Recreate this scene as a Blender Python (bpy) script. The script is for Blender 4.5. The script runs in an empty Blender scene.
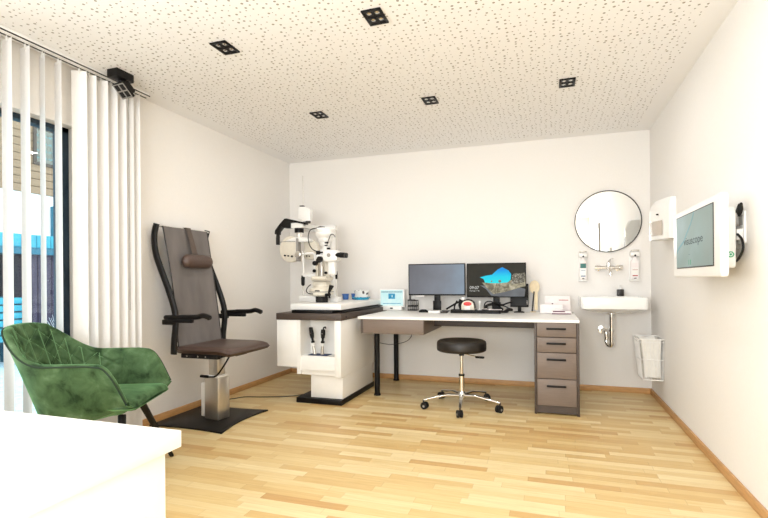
import bpy, bmesh, math, random
from mathutils import Vector, Matrix, noise
random.seed(7)
PI = math.pi
sc = bpy.context.scene
COL = sc.collection

# ------------------------------------------------------------------ camera, sky, large lights, exposure
F, YAW, CY, ROLL = 486.23, 0.32428, 280.08, -0.007926
cd = bpy.data.cameras.new('camera'); cam = bpy.data.objects.new('camera', cd); COL.objects.link(cam); sc.camera = cam
cd.sensor_fit = 'HORIZONTAL'; cd.sensor_width = 36.0; cd.lens = F * 36.0 / 768.0
cd.shift_x = 0.0; cd.shift_y = (CY - 259.0) / 768.0
cd.clip_start = 0.02; cd.clip_end = 200
cam.matrix_world = (Matrix.Translation((2.8959, -5.1644, 1.0966)) @ Matrix.Rotation(YAW, 4, 'Z')
                    @ Matrix.Rotation(PI / 2, 4, 'X') @ Matrix.Rotation(ROLL, 4, 'Z'))

sc.view_settings.view_transform = 'Standard'
sc.view_settings.look = 'None'
sc.view_settings.gamma = 1.0
sc.view_settings.use_curve_mapping = False
sc.view_settings.exposure = 0.08
w = bpy.data.worlds.new('sky'); sc.world = w; w.use_nodes = True
bg = w.node_tree.nodes['Background']
bg.inputs[0].default_value = (0.90, 0.96, 1.0, 1); bg.inputs[1].default_value = 3.0

def area(name, loc, rot, sx, sy, power, col):
    d = bpy.data.lights.new(name, 'AREA'); d.shape = 'RECTANGLE'; d.size = sx; d.size_y = sy
    d.energy = power; d.color = col
    o = bpy.data.objects.new(name, d); COL.objects.link(o); o.location = loc; o.rotation_euler = rot
    return o
# added fill lights, set in two invented windows behind the camera
area('added_fill_left', (-0.02, -5.95, 1.45), (0, -PI / 2, 0), 1.5, 0.9, 46, (0.965, 0.98, 1.0))
area('added_fill_rear', (2.25, -6.97, 1.35), (PI / 2, 0, 0), 2.3, 1.6, 104, (0.965, 0.98, 1.0))
# daylight of the patio window: hung under its lintel, outside the curtain of slats
area('daylight_patio', (-0.04, -4.15, 1.1), (0, -PI / 2, 0), 1.9, 1.2, 16, (0.97, 0.98, 1.0))

W, H, YR = 3.823, 2.5, -7.0
SPOTS = [(1.078, -1.44), (2.038, -1.447), (3.04, -1.453), (1.076, -2.704), (2.038, -2.727), (3.04, -2.72)]
ADDED_SPOTS = [(1.08, -4.0), (2.04, -4.0), (3.04, -4.0), (1.08, -5.3), (2.04, -5.3), (3.04, -5.3)]  # unseen downlights behind the camera, added because the room needs light
SPOT_W = 2.6

# ------------------------------------------------------------------ materials
def lin(c):
    return tuple((x / 12.92 if x <= 0.04045 else ((x + 0.055) / 1.055) ** 2.4) for x in c)
def rgb(r, g, b): return lin((r / 255, g / 255, b / 255))
def mat(name, col, rough=0.5, metal=0.0, var=0.06, scale=30.0, bump=0.0, emit=0.0, spec=0.5, sheen=0.0, coat=0.0, trans=0.0, stretch=None):
    m = bpy.data.materials.new(name); m.use_nodes = True
    nt = m.node_tree; b = nt.nodes['Principled BSDF']
    b.inputs['Roughness'].default_value = rough; b.inputs['Metallic'].default_value = metal
    b.inputs['Specular IOR Level'].default_value = spec
    if sheen:
        b.inputs['Sheen Weight'].default_value = sheen; b.inputs['Sheen Roughness'].default_value = 0.4
        b.inputs['Sheen Tint'].default_value = (*[min(1, c * 3 + .25) for c in col], 1)
    if coat: b.inputs['Coat Weight'].default_value = coat
    if trans: b.inputs['Transmission Weight'].default_value = trans
    tc = nt.nodes.new('ShaderNodeTexCoord'); n = nt.nodes.new('ShaderNodeTexNoise')
    n.inputs['Scale'].default_value = scale; n.inputs['Detail'].default_value = 4
    src = tc.outputs['Object']
    if stretch:
        mp = nt.nodes.new('ShaderNodeMapping'); mp.inputs['Scale'].default_value = stretch
        nt.links.new(src, mp.inputs['Vector']); src = mp.outputs[0]
    nt.links.new(src, n.inputs['Vector'])
    r = nt.nodes.new('ShaderNodeValToRGB'); r.color_ramp.elements[0].position = 0.3; r.color_ramp.elements[1].position = 0.7
    r.color_ramp.elements[0].color = (*[c * (1 - var) for c in col], 1)
    r.color_ramp.elements[1].color = (*[min(1, c * (1 + var)) for c in col], 1)
    nt.links.new(n.outputs['Fac'], r.inputs['Fac']); nt.links.new(r.outputs['Color'], b.inputs['Base Color'])
    if emit:
        nt.links.new(r.outputs['Color'], b.inputs['Emission Color']); b.inputs['Emission Strength'].default_value = emit
    if bump:
        bp = nt.nodes.new('ShaderNodeBump'); bp.inputs['Strength'].default_value = bump; bp.inputs['Distance'].default_value = 0.002
        nt.links.new(n.outputs['Fac'], bp.inputs['Height']); nt.links.new(bp.outputs[0], b.inputs['Normal'])
    return m

M = {}
M['wall'] = mat('wall_paint', rgb(244, 240, 235), 0.85, var=0.01, scale=60, bump=0.05, spec=0.2)
M['reveal'] = mat('reveal_paint', rgb(246, 246, 245), 0.8, var=0.01, spec=0.2)
M['white'] = mat('white_lacquer', rgb(246, 244, 240), 0.35, var=0.01)
M['white_worktop'] = mat('white_worktop', rgb(246, 244, 240), 0.4, var=0.015, scale=8)
M['white_plastic'] = mat('white_plastic', rgb(243, 241, 237), 0.3, var=0.01)
M['cream_plastic'] = mat('cream_plastic', rgb(224, 216, 200), 0.35, var=0.03)
M['ceramic'] = mat('ceramic', rgb(248, 247, 244), 0.12, var=0.005, coat=0.5)
M['black'] = mat('black_plastic', rgb(15, 13, 12), 0.45, spec=.25, var=0.15)
M['black_metal'] = mat('black_metal', rgb(15, 13, 13), 0.45, spec=.25, var=0.1)
M['rubber'] = mat('rubber', rgb(18, 16, 16), 0.75, var=0.1)
M['leather_black'] = mat('black_leatherette', rgb(30, 25, 21), 0.42, var=0.12, scale=120, bump=0.25)
M['leather_brown'] = mat('brown_leatherette', rgb(84, 66, 58), 0.42, var=0.10, scale=60, bump=0.2)
M['mesh'] = mat('grey_mesh_fabric', rgb(112, 106, 103), 0.7, var=0.16, scale=9, bump=0.2, stretch=(1, 1, .35))
M['strap'] = mat('brown_strap', rgb(88, 76, 68), 0.6, var=0.1)
M['taupe'] = mat('taupe_laminate', rgb(122, 107, 96), 0.5, var=0.06, scale=14, stretch=(1, 1, 12))
M['taupe_dark'] = mat('taupe_edge', rgb(74, 62, 54), 0.5, var=0.06)
M['chrome'] = mat('chrome', (0.82, 0.80, 0.77), 0.12, metal=1.0, var=0.03)
M['steel'] = mat('brushed_steel', rgb(205, 200, 192), 0.32, metal=0.9, var=0.06, scale=40, stretch=(8, 8, .3))
M['wood_trim'] = mat('oak_trim', rgb(206, 158, 104), 0.5, var=0.12, scale=12, stretch=(1, 1, 8))
M['blind'] = mat('blind_fabric', rgb(240, 237, 233), 0.8, var=0.015, scale=80, bump=0.1, spec=0.1)
M['dark_frame'] = mat('anthracite_frame', rgb(28, 50, 66), 0.4, var=0.08)
M['blue_cup'] = mat('blue_plastic', rgb(72, 118, 190), 0.4, var=0.05)
M['cyan_tray'] = mat('cyan_plastic', rgb(48, 176, 214), 0.35, var=0.04)
M['red'] = mat('red_plastic', rgb(208, 40, 34), 0.35, var=0.05)
M['paper'] = mat('paper', rgb(246, 240, 238), 0.7, var=0.01)
M['plum'] = mat('plum_print', rgb(104, 58, 78), 0.6, var=0.05)
M['pinkish'] = mat('pink_print', rgb(243, 233, 231), 0.6, var=0.02)
M['beech'] = mat('beech', rgb(240, 220, 182), 0.5, var=0.1, scale=18)
M['grey_plastic'] = mat('grey_plastic', rgb(150, 146, 140), 0.4, var=0.05)
M['dark_grey'] = mat('dark_grey_plastic', rgb(44, 40, 38), 0.45, var=0.06)
M['green'] = mat('green_mark', rgb(66, 168, 118), 0.5, var=0.03)
M['siding'] = mat('siding', rgb(150, 122, 96), 0.8, var=0.12, scale=3, stretch=(1, .25, 8))
M['facade'] = mat('white_render', rgb(240, 240, 240), 0.9, var=0.02)
M['turq'] = mat('turquoise_paint', rgb(40, 150, 172), 0.5, var=0.10, scale=3)
M['turq_dark'] = mat('teal_paint', rgb(6, 100, 124), 0.5, var=0.06)
M['shed'] = mat('shed_boards', rgb(66, 56, 76), 0.8, var=0.25, scale=4, stretch=(6, 6, .4))
M['shed_blue'] = mat('blue_boards', rgb(44, 62, 100), 0.7, var=0.3, scale=6, stretch=(5, 5, .6))
M['snow'] = mat('pale_gravel', rgb(196, 220, 232), 0.9, var=0.25, scale=14)
M['cyan_curtain'] = mat('cyan_curtain', rgb(20, 185, 205), 0.7, var=0.2, scale=3, stretch=(1, 6, .3))
M['label_blue'] = mat('label_blue', rgb(60, 110, 150), 0.5, var=0.05)
M['label_green'] = mat('label_green', rgb(50, 110, 104), 0.5, var=0.05)
M['label_red'] = mat('label_red', rgb(170, 60, 60), 0.5, var=0.05)
M['smoke'] = mat('smoked_window', rgb(196, 184, 172), 0.2, var=0.03)

def glass(name, col=(1, 1, 1), rough=0.0):
    m = bpy.data.materials.new(name); m.use_nodes = True; nt = m.node_tree
    for n in list(nt.nodes):
        if n.type == 'BSDF_PRINCIPLED': nt.nodes.remove(n)
    out = nt.nodes['Material Output']; t = nt.nodes.new('ShaderNodeBsdfTransparent'); t.inputs[0].default_value = (*col, 1)
    g = nt.nodes.new('ShaderNodeBsdfGlossy'); g.inputs['Roughness'].default_value = 0.02
    fr = nt.nodes.new('ShaderNodeFresnel'); fr.inputs[0].default_value = 1.45
    mx = nt.nodes.new('ShaderNodeMixShader')
    nt.links.new(fr.outputs[0], mx.inputs[0]); nt.links.new(t.outputs[0], mx.inputs[1]); nt.links.new(g.outputs[0], mx.inputs[2])
    nt.links.new(mx.outputs[0], out.inputs[0]); return m
M['glass'] = glass('window_glass', (0.90, 0.97, 0.98))
M['clear'] = glass('clear_glass', (0.82, 0.80, 0.76))
mm = bpy.data.materials.new('mirror_silver'); mm.use_nodes = True
_b = mm.node_tree.nodes['Principled BSDF']; _b.inputs['Metallic'].default_value = 1; _b.inputs['Roughness'].default_value = 0.0
_b.inputs['Base Color'].default_value = (0.93, 0.94, 0.93, 1); M['mirror'] = mm

def nodes_of(name):
    m = bpy.data.materials.new(name); m.use_nodes = True; nt = m.node_tree
    return m, nt, nt.nodes['Principled BSDF']
class NB:                       # tiny node builder
    def __init__(s, nt): s.nt = nt
    def m(s, op, a, b=None, c=None):
        n = s.nt.nodes.new('ShaderNodeMath'); n.operation = op
        for i, v in enumerate((a, b, c)):
            if v is None: continue
            if isinstance(v, (int, float)): n.inputs[i].default_value = v
            else: s.nt.links.new(v, n.inputs[i])
        return n.outputs[0]
    def comb(s, x, y, z=0.0):
        n = s.nt.nodes.new('ShaderNodeCombineXYZ')
        for i, v in enumerate((x, y, z)):
            if isinstance(v, (int, float)): n.inputs[i].default_value = v
            else: s.nt.links.new(v, n.inputs[i])
        return n.outputs[0]
    def ramp(s, fac, stops, interp='LINEAR'):
        n = s.nt.nodes.new('ShaderNodeValToRGB'); n.color_ramp.interpolation = interp
        while len(n.color_ramp.elements) < len(stops): n.color_ramp.elements.new(0.5)
        for e, (p, c) in zip(n.color_ramp.elements, stops): e.position = p; e.color = (*c, 1)
        s.nt.links.new(fac, n.inputs[0]); return n.outputs[0]
    def mix(s, fac, a, b, mode='MIX'):
        n = s.nt.nodes.new('ShaderNodeMix'); n.data_type = 'RGBA'; n.blend_type = mode
        for i, v in ((0, fac), (6, a), (7, b)):
            if isinstance(v, (int, float)): n.inputs[i].default_value = v
            elif isinstance(v, tuple): n.inputs[i].default_value = (*v, 1)
            else: s.nt.links.new(v, n.inputs[i])
        return n.outputs[2]

# parquet: narrow staves laid parallel to the back wall
m, nt, b = nodes_of('maple_parquet'); nb = NB(nt)
tc = nt.nodes.new('ShaderNodeTexCoord'); sp = nt.nodes.new('ShaderNodeSeparateXYZ'); nt.links.new(tc.outputs['Object'], sp.inputs[0])
row = nb.m('FLOOR', nb.m('DIVIDE', sp.outputs[1], 0.062))
wr = nt.nodes.new('ShaderNodeTexWhiteNoise'); wr.noise_dimensions = '1D'; nt.links.new(row, wr.inputs['W'])
xo = nb.m('ADD', nb.m('DIVIDE', sp.outputs[0], 0.46), nb.m('MULTIPLY', wr.outputs['Value'], 17.3))
colm = nb.m('FLOOR', xo)
wn = nt.nodes.new('ShaderNodeTexWhiteNoise'); wn.noise_dimensions = '2D'; nt.links.new(nb.comb(row, colm), wn.inputs['Vector'])
base = nb.ramp(wn.outputs['Value'], [(0.0, rgb(206, 164, 106)), (0.10, rgb(218, 184, 124)), (0.5, rgb(227, 199, 142)), (1.0, rgb(237, 216, 168))])
gr = nt.nodes.new('ShaderNodeTexNoise'); gr.inputs['Scale'].default_value = 1.0; gr.inputs['Detail'].default_value = 6; gr.inputs['Roughness'].default_value = .6
nt.links.new(nb.comb(nb.m('ADD', nb.m('MULTIPLY', sp.outputs[0], 5.0), nb.m('MULTIPLY', wn.outputs['Value'], 40.)), nb.m('MULTIPLY', sp.outputs[1], 70.0), colm), gr.inputs['Vector'])
grc = nb.ramp(gr.outputs['Fac'], [(0.25, (0.88, 0.82, 0.70)), (0.6, (1, 1, 1))])
base = nb.mix(0.8, base, grc, 'MULTIPLY')
fy = nb.m('FRACT', nb.m('DIVIDE', sp.outputs[1], 0.062)); fx = nb.m('FRACT', xo)
gap = nb.m('MAXIMUM', nb.m('LESS_THAN', fy, 0.025), nb.m('LESS_THAN', fx, 0.005))
base = nb.mix(nb.m('MULTIPLY', gap, 0.28), base, rgb(120, 84, 46))
nt.links.new(base, b.inputs['Base Color']); b.inputs['Roughness'].default_value = 0.38
M['floor'] = m

# perforated acoustic ceiling: holes of mixed size scattered over the board, plain margin along the walls
m, nt, b = nodes_of('perforated_ceiling'); nb = NB(nt)
tc = nt.nodes.new('ShaderNodeTexCoord'); sp = nt.nodes.new('ShaderNodeSeparateXYZ'); nt.links.new(tc.outputs['Object'], sp.inputs[0])
def holes(scale, rmin, rmax, off, keep):
    v = nt.nodes.new('ShaderNodeTexVoronoi'); v.voronoi_dimensions = '2D'; v.inputs['Scale'].default_value = scale; v.inputs['Randomness'].default_value = 0.62
    nt.links.new(nb.comb(nb.m('ADD', sp.outputs[0], off), nb.m('ADD', sp.outputs[1], off * .7)), v.inputs['Vector'])
    sc_ = nt.nodes.new('ShaderNodeSeparateColor'); nt.links.new(v.outputs['Color'], sc_.inputs[0])
    rad = nb.m('ADD', nb.m('MULTIPLY', sc_.outputs[0], (rmax - rmin) * scale), rmin * scale)
    return nb.m('MULTIPLY', nb.m('LESS_THAN', v.outputs['Distance'], rad), nb.m('LESS_THAN', sc_.outputs[1], keep))
h = holes(24, .0028, .0078, 0.0, 0.97)
mx_ = nb.m('MULTIPLY', nb.m('GREATER_THAN', sp.outputs[0], .13), nb.m('LESS_THAN', sp.outputs[0], W - .13))
my_ = nb.m('LESS_THAN', sp.outputs[1], -.13)
h = nb.m('MULTIPLY', h, nb.m('MULTIPLY', mx_, my_))
nt.links.new(nb.mix(h, rgb(248, 246, 244), rgb(158, 150, 138)), b.inputs['Base Color']); b.inputs['Roughness'].default_value = 0.9
b.inputs['Specular IOR Level'].default_value = 0.1
M['ceiling'] = m

# crushed green velvet
m, nt, b = nodes_of('green_velvet'); nb = NB(nt)
tc = nt.nodes.new('ShaderNodeTexCoord')
n1 = nt.nodes.new('ShaderNodeTexNoise'); n1.inputs['Scale'].default_value = 10; n1.inputs['Detail'].default_value = 6; n1.inputs['Roughness'].default_value = .55; n1.inputs['Distortion'].default_value = .4
n2 = nt.nodes.new('ShaderNodeTexNoise'); n2.inputs['Scale'].default_value = 160; n2.inputs['Detail'].default_value = 2
nt.links.new(tc.outputs['Object'], n1.inputs['Vector']); nt.links.new(tc.outputs['Object'], n2.inputs['Vector'])
c1 = nb.ramp(n1.outputs['Fac'], [(0.35, rgb(28, 42, 24)), (0.44, rgb(60, 82, 52)), (0.58, rgb(80, 104, 70)), (0.72, rgb(108, 132, 98))])
c1 = nb.mix(nb.m('MULTIPLY', n2.outputs['Fac'], 0.35), c1, rgb(56, 90, 54))
nt.links.new(c1, b.inputs['Base Color']); b.inputs['Roughness'].default_value = 0.75; b.inputs['Specular IOR Level'].default_value = 0.15
b.inputs['Sheen Weight'].default_value = 0.7; b.inputs['Sheen Roughness'].default_value = 0.35; b.inputs['Sheen Tint'].default_value = (*rgb(150, 215, 150), 1)
M['velvet'] = m
M['velvet_seam'] = mat('light_velvet_seam', rgb(98, 134, 88), 0.7, var=0.1, sheen=0.3)
M['velvet_trim'] = mat('dark_velvet_piping', rgb(24, 44, 26), 0.8, var=0.1)

def screen_mat(name, build, strength=1.0):
    m, nt, b = nodes_of(name); nb = NB(nt)
    tc = nt.nodes.new('ShaderNodeTexCoord'); sp = nt.nodes.new('ShaderNodeSeparateXYZ'); nt.links.new(tc.outputs['Object'], sp.inputs[0])
    c = build(nt, nb, tc, sp)
    b.inputs['Base Color'].default_value = (0.004, 0.004, 0.005, 1); b.inputs['Roughness'].default_value = 0.5; b.inputs['Specular IOR Level'].default_value = 0.15
    nt.links.new(c, b.inputs['Emission Color']); b.inputs['Emission Strength'].default_value = strength
    return m
def soft(nt, tc, scale, dist=0.0):
    n = nt.nodes.new('ShaderNodeTexNoise'); n.inputs['Scale'].default_value = scale; n.inputs['Detail'].default_value = 3; n.inputs['Distortion'].default_value = dist
    nt.links.new(tc.outputs['Object'], n.inputs['Vector']); return n.outputs['Fac']
M['screen_blue'] = screen_mat('lit_grey_blue_screen', lambda nt, nb, tc, sp: nb.ramp(nb.m('ADD', nb.m('MULTIPLY', sp.outputs[0], 0.9), nb.m('ADD', nb.m('MULTIPLY', soft(nt, tc, 4), 0.5), .22)),
    [(0.0, rgb(104, 102, 106)), (0.5, rgb(134, 138, 146)), (0.85, rgb(148, 168, 186)), (1.0, rgb(132, 140, 150))]), 0.85)
M['screen_dark'] = screen_mat('lit_dark_screen', lambda nt, nb, tc, sp: nb.ramp(soft(nt, tc, 9), [(0.3, rgb(46, 44, 32)), (0.7, rgb(56, 52, 40))]), 0.7)
M['screen_cyan'] = screen_mat('lit_cyan_sky', lambda nt, nb, tc, sp: nb.ramp(nb.m('ADD', nb.m('MULTIPLY', sp.outputs[2], 5.0), .45), [(0.2, rgb(40, 226, 226)), (0.62, rgb(20, 206, 232)), (0.95, rgb(0, 146, 228))]), 1.0)
M['screen_sand'] = screen_mat('lit_sand', lambda nt, nb, tc, sp: nb.ramp(soft(nt, tc, 22, 1), [(0.35, rgb(112, 104, 84)), (0.6, rgb(176, 168, 140)), (0.7, rgb(200, 190, 166))]), 0.9)
M['screen_rock'] = screen_mat('lit_rock', lambda nt, nb, tc, sp: nb.ramp(soft(nt, tc, 40, 2), [(0.35, rgb(70, 64, 56)), (0.55, rgb(130, 124, 108)), (0.7, rgb(190, 186, 170))]), 0.85)
M['screen_haze'] = screen_mat('lit_haze', lambda nt, nb, tc, sp: nb.ramp(soft(nt, tc, 5), [(0.3, rgb(90, 90, 92)), (0.7, rgb(124, 128, 132))]), 0.85)
M['screen_text'] = screen_mat('lit_text', lambda nt, nb, tc, sp: nb.ramp(soft(nt, tc, 5), [(0.3, rgb(206, 206, 200)), (0.7, rgb(220, 220, 214))]), 1.0)
M['screen_mint'] = screen_mat('lit_mint_screen', lambda nt, nb, tc, sp: nb.ramp(soft(nt, tc, 12), [(0.3, rgb(196, 238, 238)), (0.7, rgb(226, 250, 246))]), 0.95)
M['screen_ui'] = screen_mat('lit_ui_blue', lambda nt, nb, tc, sp: nb.ramp(soft(nt, tc, 60), [(0.4, rgb(44, 136, 176)), (0.6, rgb(76, 168, 204))]), 0.95)
M['screen_ui_dark'] = screen_mat('lit_ui_grey', lambda nt, nb, tc, sp: nb.ramp(soft(nt, tc, 90), [(0.4, rgb(60, 104, 124)), (0.6, rgb(130, 176, 190))]), 0.9)
M['screen_grey'] = screen_mat('lit_grey_green_screen', lambda nt, nb, tc, sp: nb.ramp(nb.m('ADD', nb.m('MULTIPLY', sp.outputs[1], 0.35), nb.m('ADD', nb.m('MULTIPLY', soft(nt, tc, 4), .6), .2)),
    [(0.15, rgb(166, 170, 158)), (0.5, rgb(160, 178, 168)), (0.85, rgb(182, 200, 198))]), 0.80)
M['screen_curve'] = screen_mat('lit_teal_curve', lambda nt, nb, tc, sp: nb.ramp(soft(nt, tc, 6), [(0.3, rgb(124, 168, 172)), (0.7, rgb(140, 180, 182))]), 0.8)
M['screen_letters'] = screen_mat('lit_dark_letters', lambda nt, nb, tc, sp: nb.ramp(soft(nt, tc, 6), [(0.3, rgb(72, 84, 84)), (0.7, rgb(84, 96, 94))]), 0.8)

def emissive(name, col, s):
    m = bpy.data.materials.new(name); m.use_nodes = True; b = m.node_tree.nodes['Principled BSDF']
    b.inputs['Base Color'].default_value = (*col, 1); b.inputs['Emission Color'].default_value = (*col, 1); b.inputs['Emission Strength'].default_value = s
    return m
M['led'] = emissive('led_facet', (1.0, 0.93, 0.82), 2.2)

# ------------------------------------------------------------------ mesh helpers
class MB:
    def __init__(s): s.bm = bmesh.new(); s.mi = 0
    def _merge(s, t, mtx=None):
        if mtx is not None: bmesh.ops.transform(t, matrix=mtx, verts=t.verts)
        for f in t.faces: f.material_index = s.mi
        me = bpy.data.meshes.new('tmp'); t.to_mesh(me); t.free(); s.bm.from_mesh(me); bpy.data.meshes.remove(me)
        return s
    def box(s, c, d, bev=0.0, rot=None, seg=2):
        t = bmesh.new(); bmesh.ops.create_cube(t, size=1.0); bmesh.ops.scale(t, vec=d, verts=t.verts)
        if bev > 0:
            bmesh.ops.bevel(t, geom=t.edges[:], offset=min(bev, min(d) * .49), segments=seg, profile=0.5, affect='EDGES')
        mtx = Matrix.Translation(c)
        if rot is not None: mtx = mtx @ (rot if isinstance(rot, Matrix) else Matrix.Rotation(rot, 4, 'Z'))
        return s._merge(t, mtx)
    def bb(s, a, b, bev=0.0):            # box from two corners
        c = [(a[i] + b[i]) / 2 for i in range(3)]; d = [abs(a[i] - b[i]) for i in range(3)]
        return s.box(c, d, bev)
    def cyl(s, p0, p1, r0, r1=None, seg=24, cap=True):
        r1 = r0 if r1 is None else r1
        p0, p1 = Vector(p0), Vector(p1); d = p1 - p0
        t = bmesh.new(); bmesh.ops.create_cone(t, cap_ends=cap, segments=seg, radius1=r0, radius2=r1, depth=d.length)
        return s._merge(t, Matrix.Translation((p0 + p1) / 2) @ d.to_track_quat('Z', 'Y').to_matrix().to_4x4())
    def tube(s, pts, r, seg=10, closed=False, flat=1.0, up=None):
        pts = [Vector(p) for p in pts]; n = len(pts); t = bmesh.new(); rings = []
        prev = None
        for i, p in enumerate(pts):
            a = pts[(i - 1) % n] if (closed or i > 0) else p; c = pts[(i + 1) % n] if (closed or i < n - 1) else p
            tan = (c - a).normalized()
            if up is not None: nrm = (Vector(up) - tan * tan.dot(Vector(up))).normalized()
            elif prev is None:
                h = Vector((0, 0, 1)) if abs(tan.z) < .9 else Vector((1, 0, 0)); nrm = (h - tan * tan.dot(h)).normalized()
            else: nrm = (prev - tan * tan.dot(prev)).normalized()
            prev = nrm; bi = tan.cross(nrm)
            rr = r[i] if isinstance(r, (list, tuple)) else r
            rings.append([t.verts.new(p + (nrm * math.cos(2 * PI * k / seg) * flat + bi * math.sin(2 * PI * k / seg)) * rr) for k in range(seg)])
        m_ = n if closed else n - 1
        for i in range(m_):
            A, B = rings[i], rings[(i + 1) % n]
            for k in range(seg): t.faces.new((A[k], A[(k + 1) % seg], B[(k + 1) % seg], B[k]))
        if not closed: t.faces.new(rings[0][::-1]); t.faces.new(rings[-1])
        bmesh.ops.recalc_face_normals(t, faces=t.faces)
        return s._merge(t)
    def lathe(s, prof, c=(0, 0, 0), seg=32, mtx=None):
        t = bmesh.new(); rings = []
        for r, z in prof:
            rings.append([t.verts.new((0, 0, z))] if r < 1e-6 else [t.verts.new((r * math.cos(2 * PI * k / seg), r * math.sin(2 * PI * k / seg), z)) for k in range(seg)])
        for A, B in zip(rings, rings[1:]):
            if len(A) == 1 and len(B) == 1: continue
            for k in range(seg):
                j = (k + 1) % seg
                if len(A) == 1: t.faces.new((A[0], B[j], B[k]))
                elif len(B) == 1: t.faces.new((A[k], A[j], B[0]))
                else: t.faces.new((A[k], A[j], B[j], B[k]))
        bmesh.ops.recalc_face_normals(t, faces=t.faces)
        return s._merge(t, Matrix.Translation(c) @ (mtx if mtx is not None else Matrix()))
    def prism(s, poly, d0, d1, axis='z', bev=0.0):    # extrude a 2-D outline along an axis
        t = bmesh.new()
        def P(u, v, d): return {'z': (u, v, d), 'y': (u, d, v), 'x': (d, u, v)}[axis]
        a = [t.verts.new(P(u, v, d0)) for u, v in poly]; b_ = [t.verts.new(P(u, v, d1)) for u, v in poly]
        t.faces.new(a); t.faces.new(b_[::-1]); n = len(poly)
        for i in range(n): t.faces.new((a[i], b_[i], b_[(i + 1) % n], a[(i + 1) % n]))
        bmesh.ops.recalc_face_normals(t, faces=t.faces)
        if bev: bmesh.ops.bevel(t, geom=t.edges[:], offset=bev, segments=2, profile=.5, affect='EDGES')
        return s._merge(t)
    def grid(s, fn, nu, nv, close_u=False):
        t = bmesh.new(); V = [[t.verts.new(fn(i / (nu if close_u else nu - 1), j / (nv - 1))) for j in range(nv)] for i in range(nu)]
        for i in range(nu if close_u else nu - 1):
            for j in range(nv - 1):
                t.faces.new((V[i][j], V[(i + 1) % nu][j], V[(i + 1) % nu][j + 1], V[i][j + 1]))
        return s._merge(t)
    def build(s, name, mats, parent=None, loc=None, ang=35):
        me = bpy.data.meshes.new(name); s.bm.to_mesh(me); s.bm.free()
        for k in (mats if isinstance(mats, (list, tuple)) else [mats]): me.materials.append(M[k] if isinstance(k, str) else k)
        me.polygons.foreach_set('use_smooth', [True] * len(me.polygons)); me.set_sharp_from_angle(angle=math.radians(ang))
        o = bpy.data.objects.new(name, me); COL.objects.link(o)
        if parent is not None: o.parent = parent
        if loc is not None: o.location = loc
        return o

def thing(name, label, cat, loc=(0, 0, 0), rz=0.0, group=None):
    o = bpy.data.objects.new(name, None); COL.objects.link(o); o.empty_display_size = .05
    o.location = loc; o.rotation_euler = (0, 0, rz); o['label'] = label; o['category'] = cat
    if group: o['group'] = group
    return o
def tag(o, label, cat, group=None):
    o['label'] = label; o['category'] = cat
    if group: o['group'] = group
    return o
def struct(o): o['kind'] = 'structure'; return o
def dup(root, loc, label, group=None, rz=None):
    r = root.copy(); COL.objects.link(r); r.location = loc; r['label'] = label
    if rz is not None: r.rotation_euler = (0, 0, rz)
    if group: r['group'] = group
    for ch in list(root.children):
        c = ch.copy(); COL.objects.link(c); c.parent = r
        for g in list(ch.children):
            d = g.copy(); COL.objects.link(d); d.parent = c
    return r
def text(name, body, size, mat_, parent, loc, rot, extrude=0.0003, sx=1.0):
    cu = bpy.data.curves.new(name, 'FONT'); cu.body = body; cu.size = size; cu.extrude = extrude; cu.align_x = 'LEFT'
    t = bpy.data.objects.new(name + '_src', cu); COL.objects.link(t)
    dg = bpy.context.evaluated_depsgraph_get(); me = bpy.data.meshes.new_from_object(t.evaluated_get(dg)); bpy.data.objects.remove(t)
    me.materials.clear(); me.materials.append(M[mat_]); me.name = name
    o = bpy.data.objects.new(name, me); COL.objects.link(o); o.parent = parent; o.location = loc; o.rotation_euler = rot; o.scale = (sx, 1, 1)
    return o
def catmull(P, n=8):
    P = [Vector(p) for p in P]; out = []
    for i in range(len(P) - 1):
        p0, p1, p2, p3 = P[max(i - 1, 0)], P[i], P[i + 1], P[min(i + 2, len(P) - 1)]
        for k in range(n):
            t = k / n; out.append(0.5 * ((2 * p1) + (p2 - p0) * t + (2 * p0 - 5 * p1 + 4 * p2 - p3) * t * t + (3 * p1 - p0 - 3 * p2 + p3) * t ** 3))
    out.append(P[-1]); return out
def rrect(x0, y0, x1, y1, r, n=5):
    out = []
    for cx, cy, a0 in ((x1 - r, y1 - r, 0), (x0 + r, y1 - r, PI / 2), (x0 + r, y0 + r, PI), (x1 - r, y0 + r, 1.5 * PI)):
        for k in range(n + 1): a = a0 + PI / 2 * k / n; out.append((cx + r * math.cos(a), cy + r * math.sin(a)))
    return out

# ------------------------------------------------------------------ room shell
TH = 0.24
struct(MB().bb((-TH, YR - .15, -.12), (W + .15, .15, 0)).build('floor', 'floor'))
struct(MB().bb((-TH, YR - .15, H), (W + .15, .15, H + .12)).build('ceiling', 'ceiling'))
struct(MB().bb((-TH, 0, 0), (W + .15, .15, H)).build('wall_back', 'wall'))
struct(MB().bb((W, YR, 0), (W + .15, 0, H)).build('wall_right', 'wall'))
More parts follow.
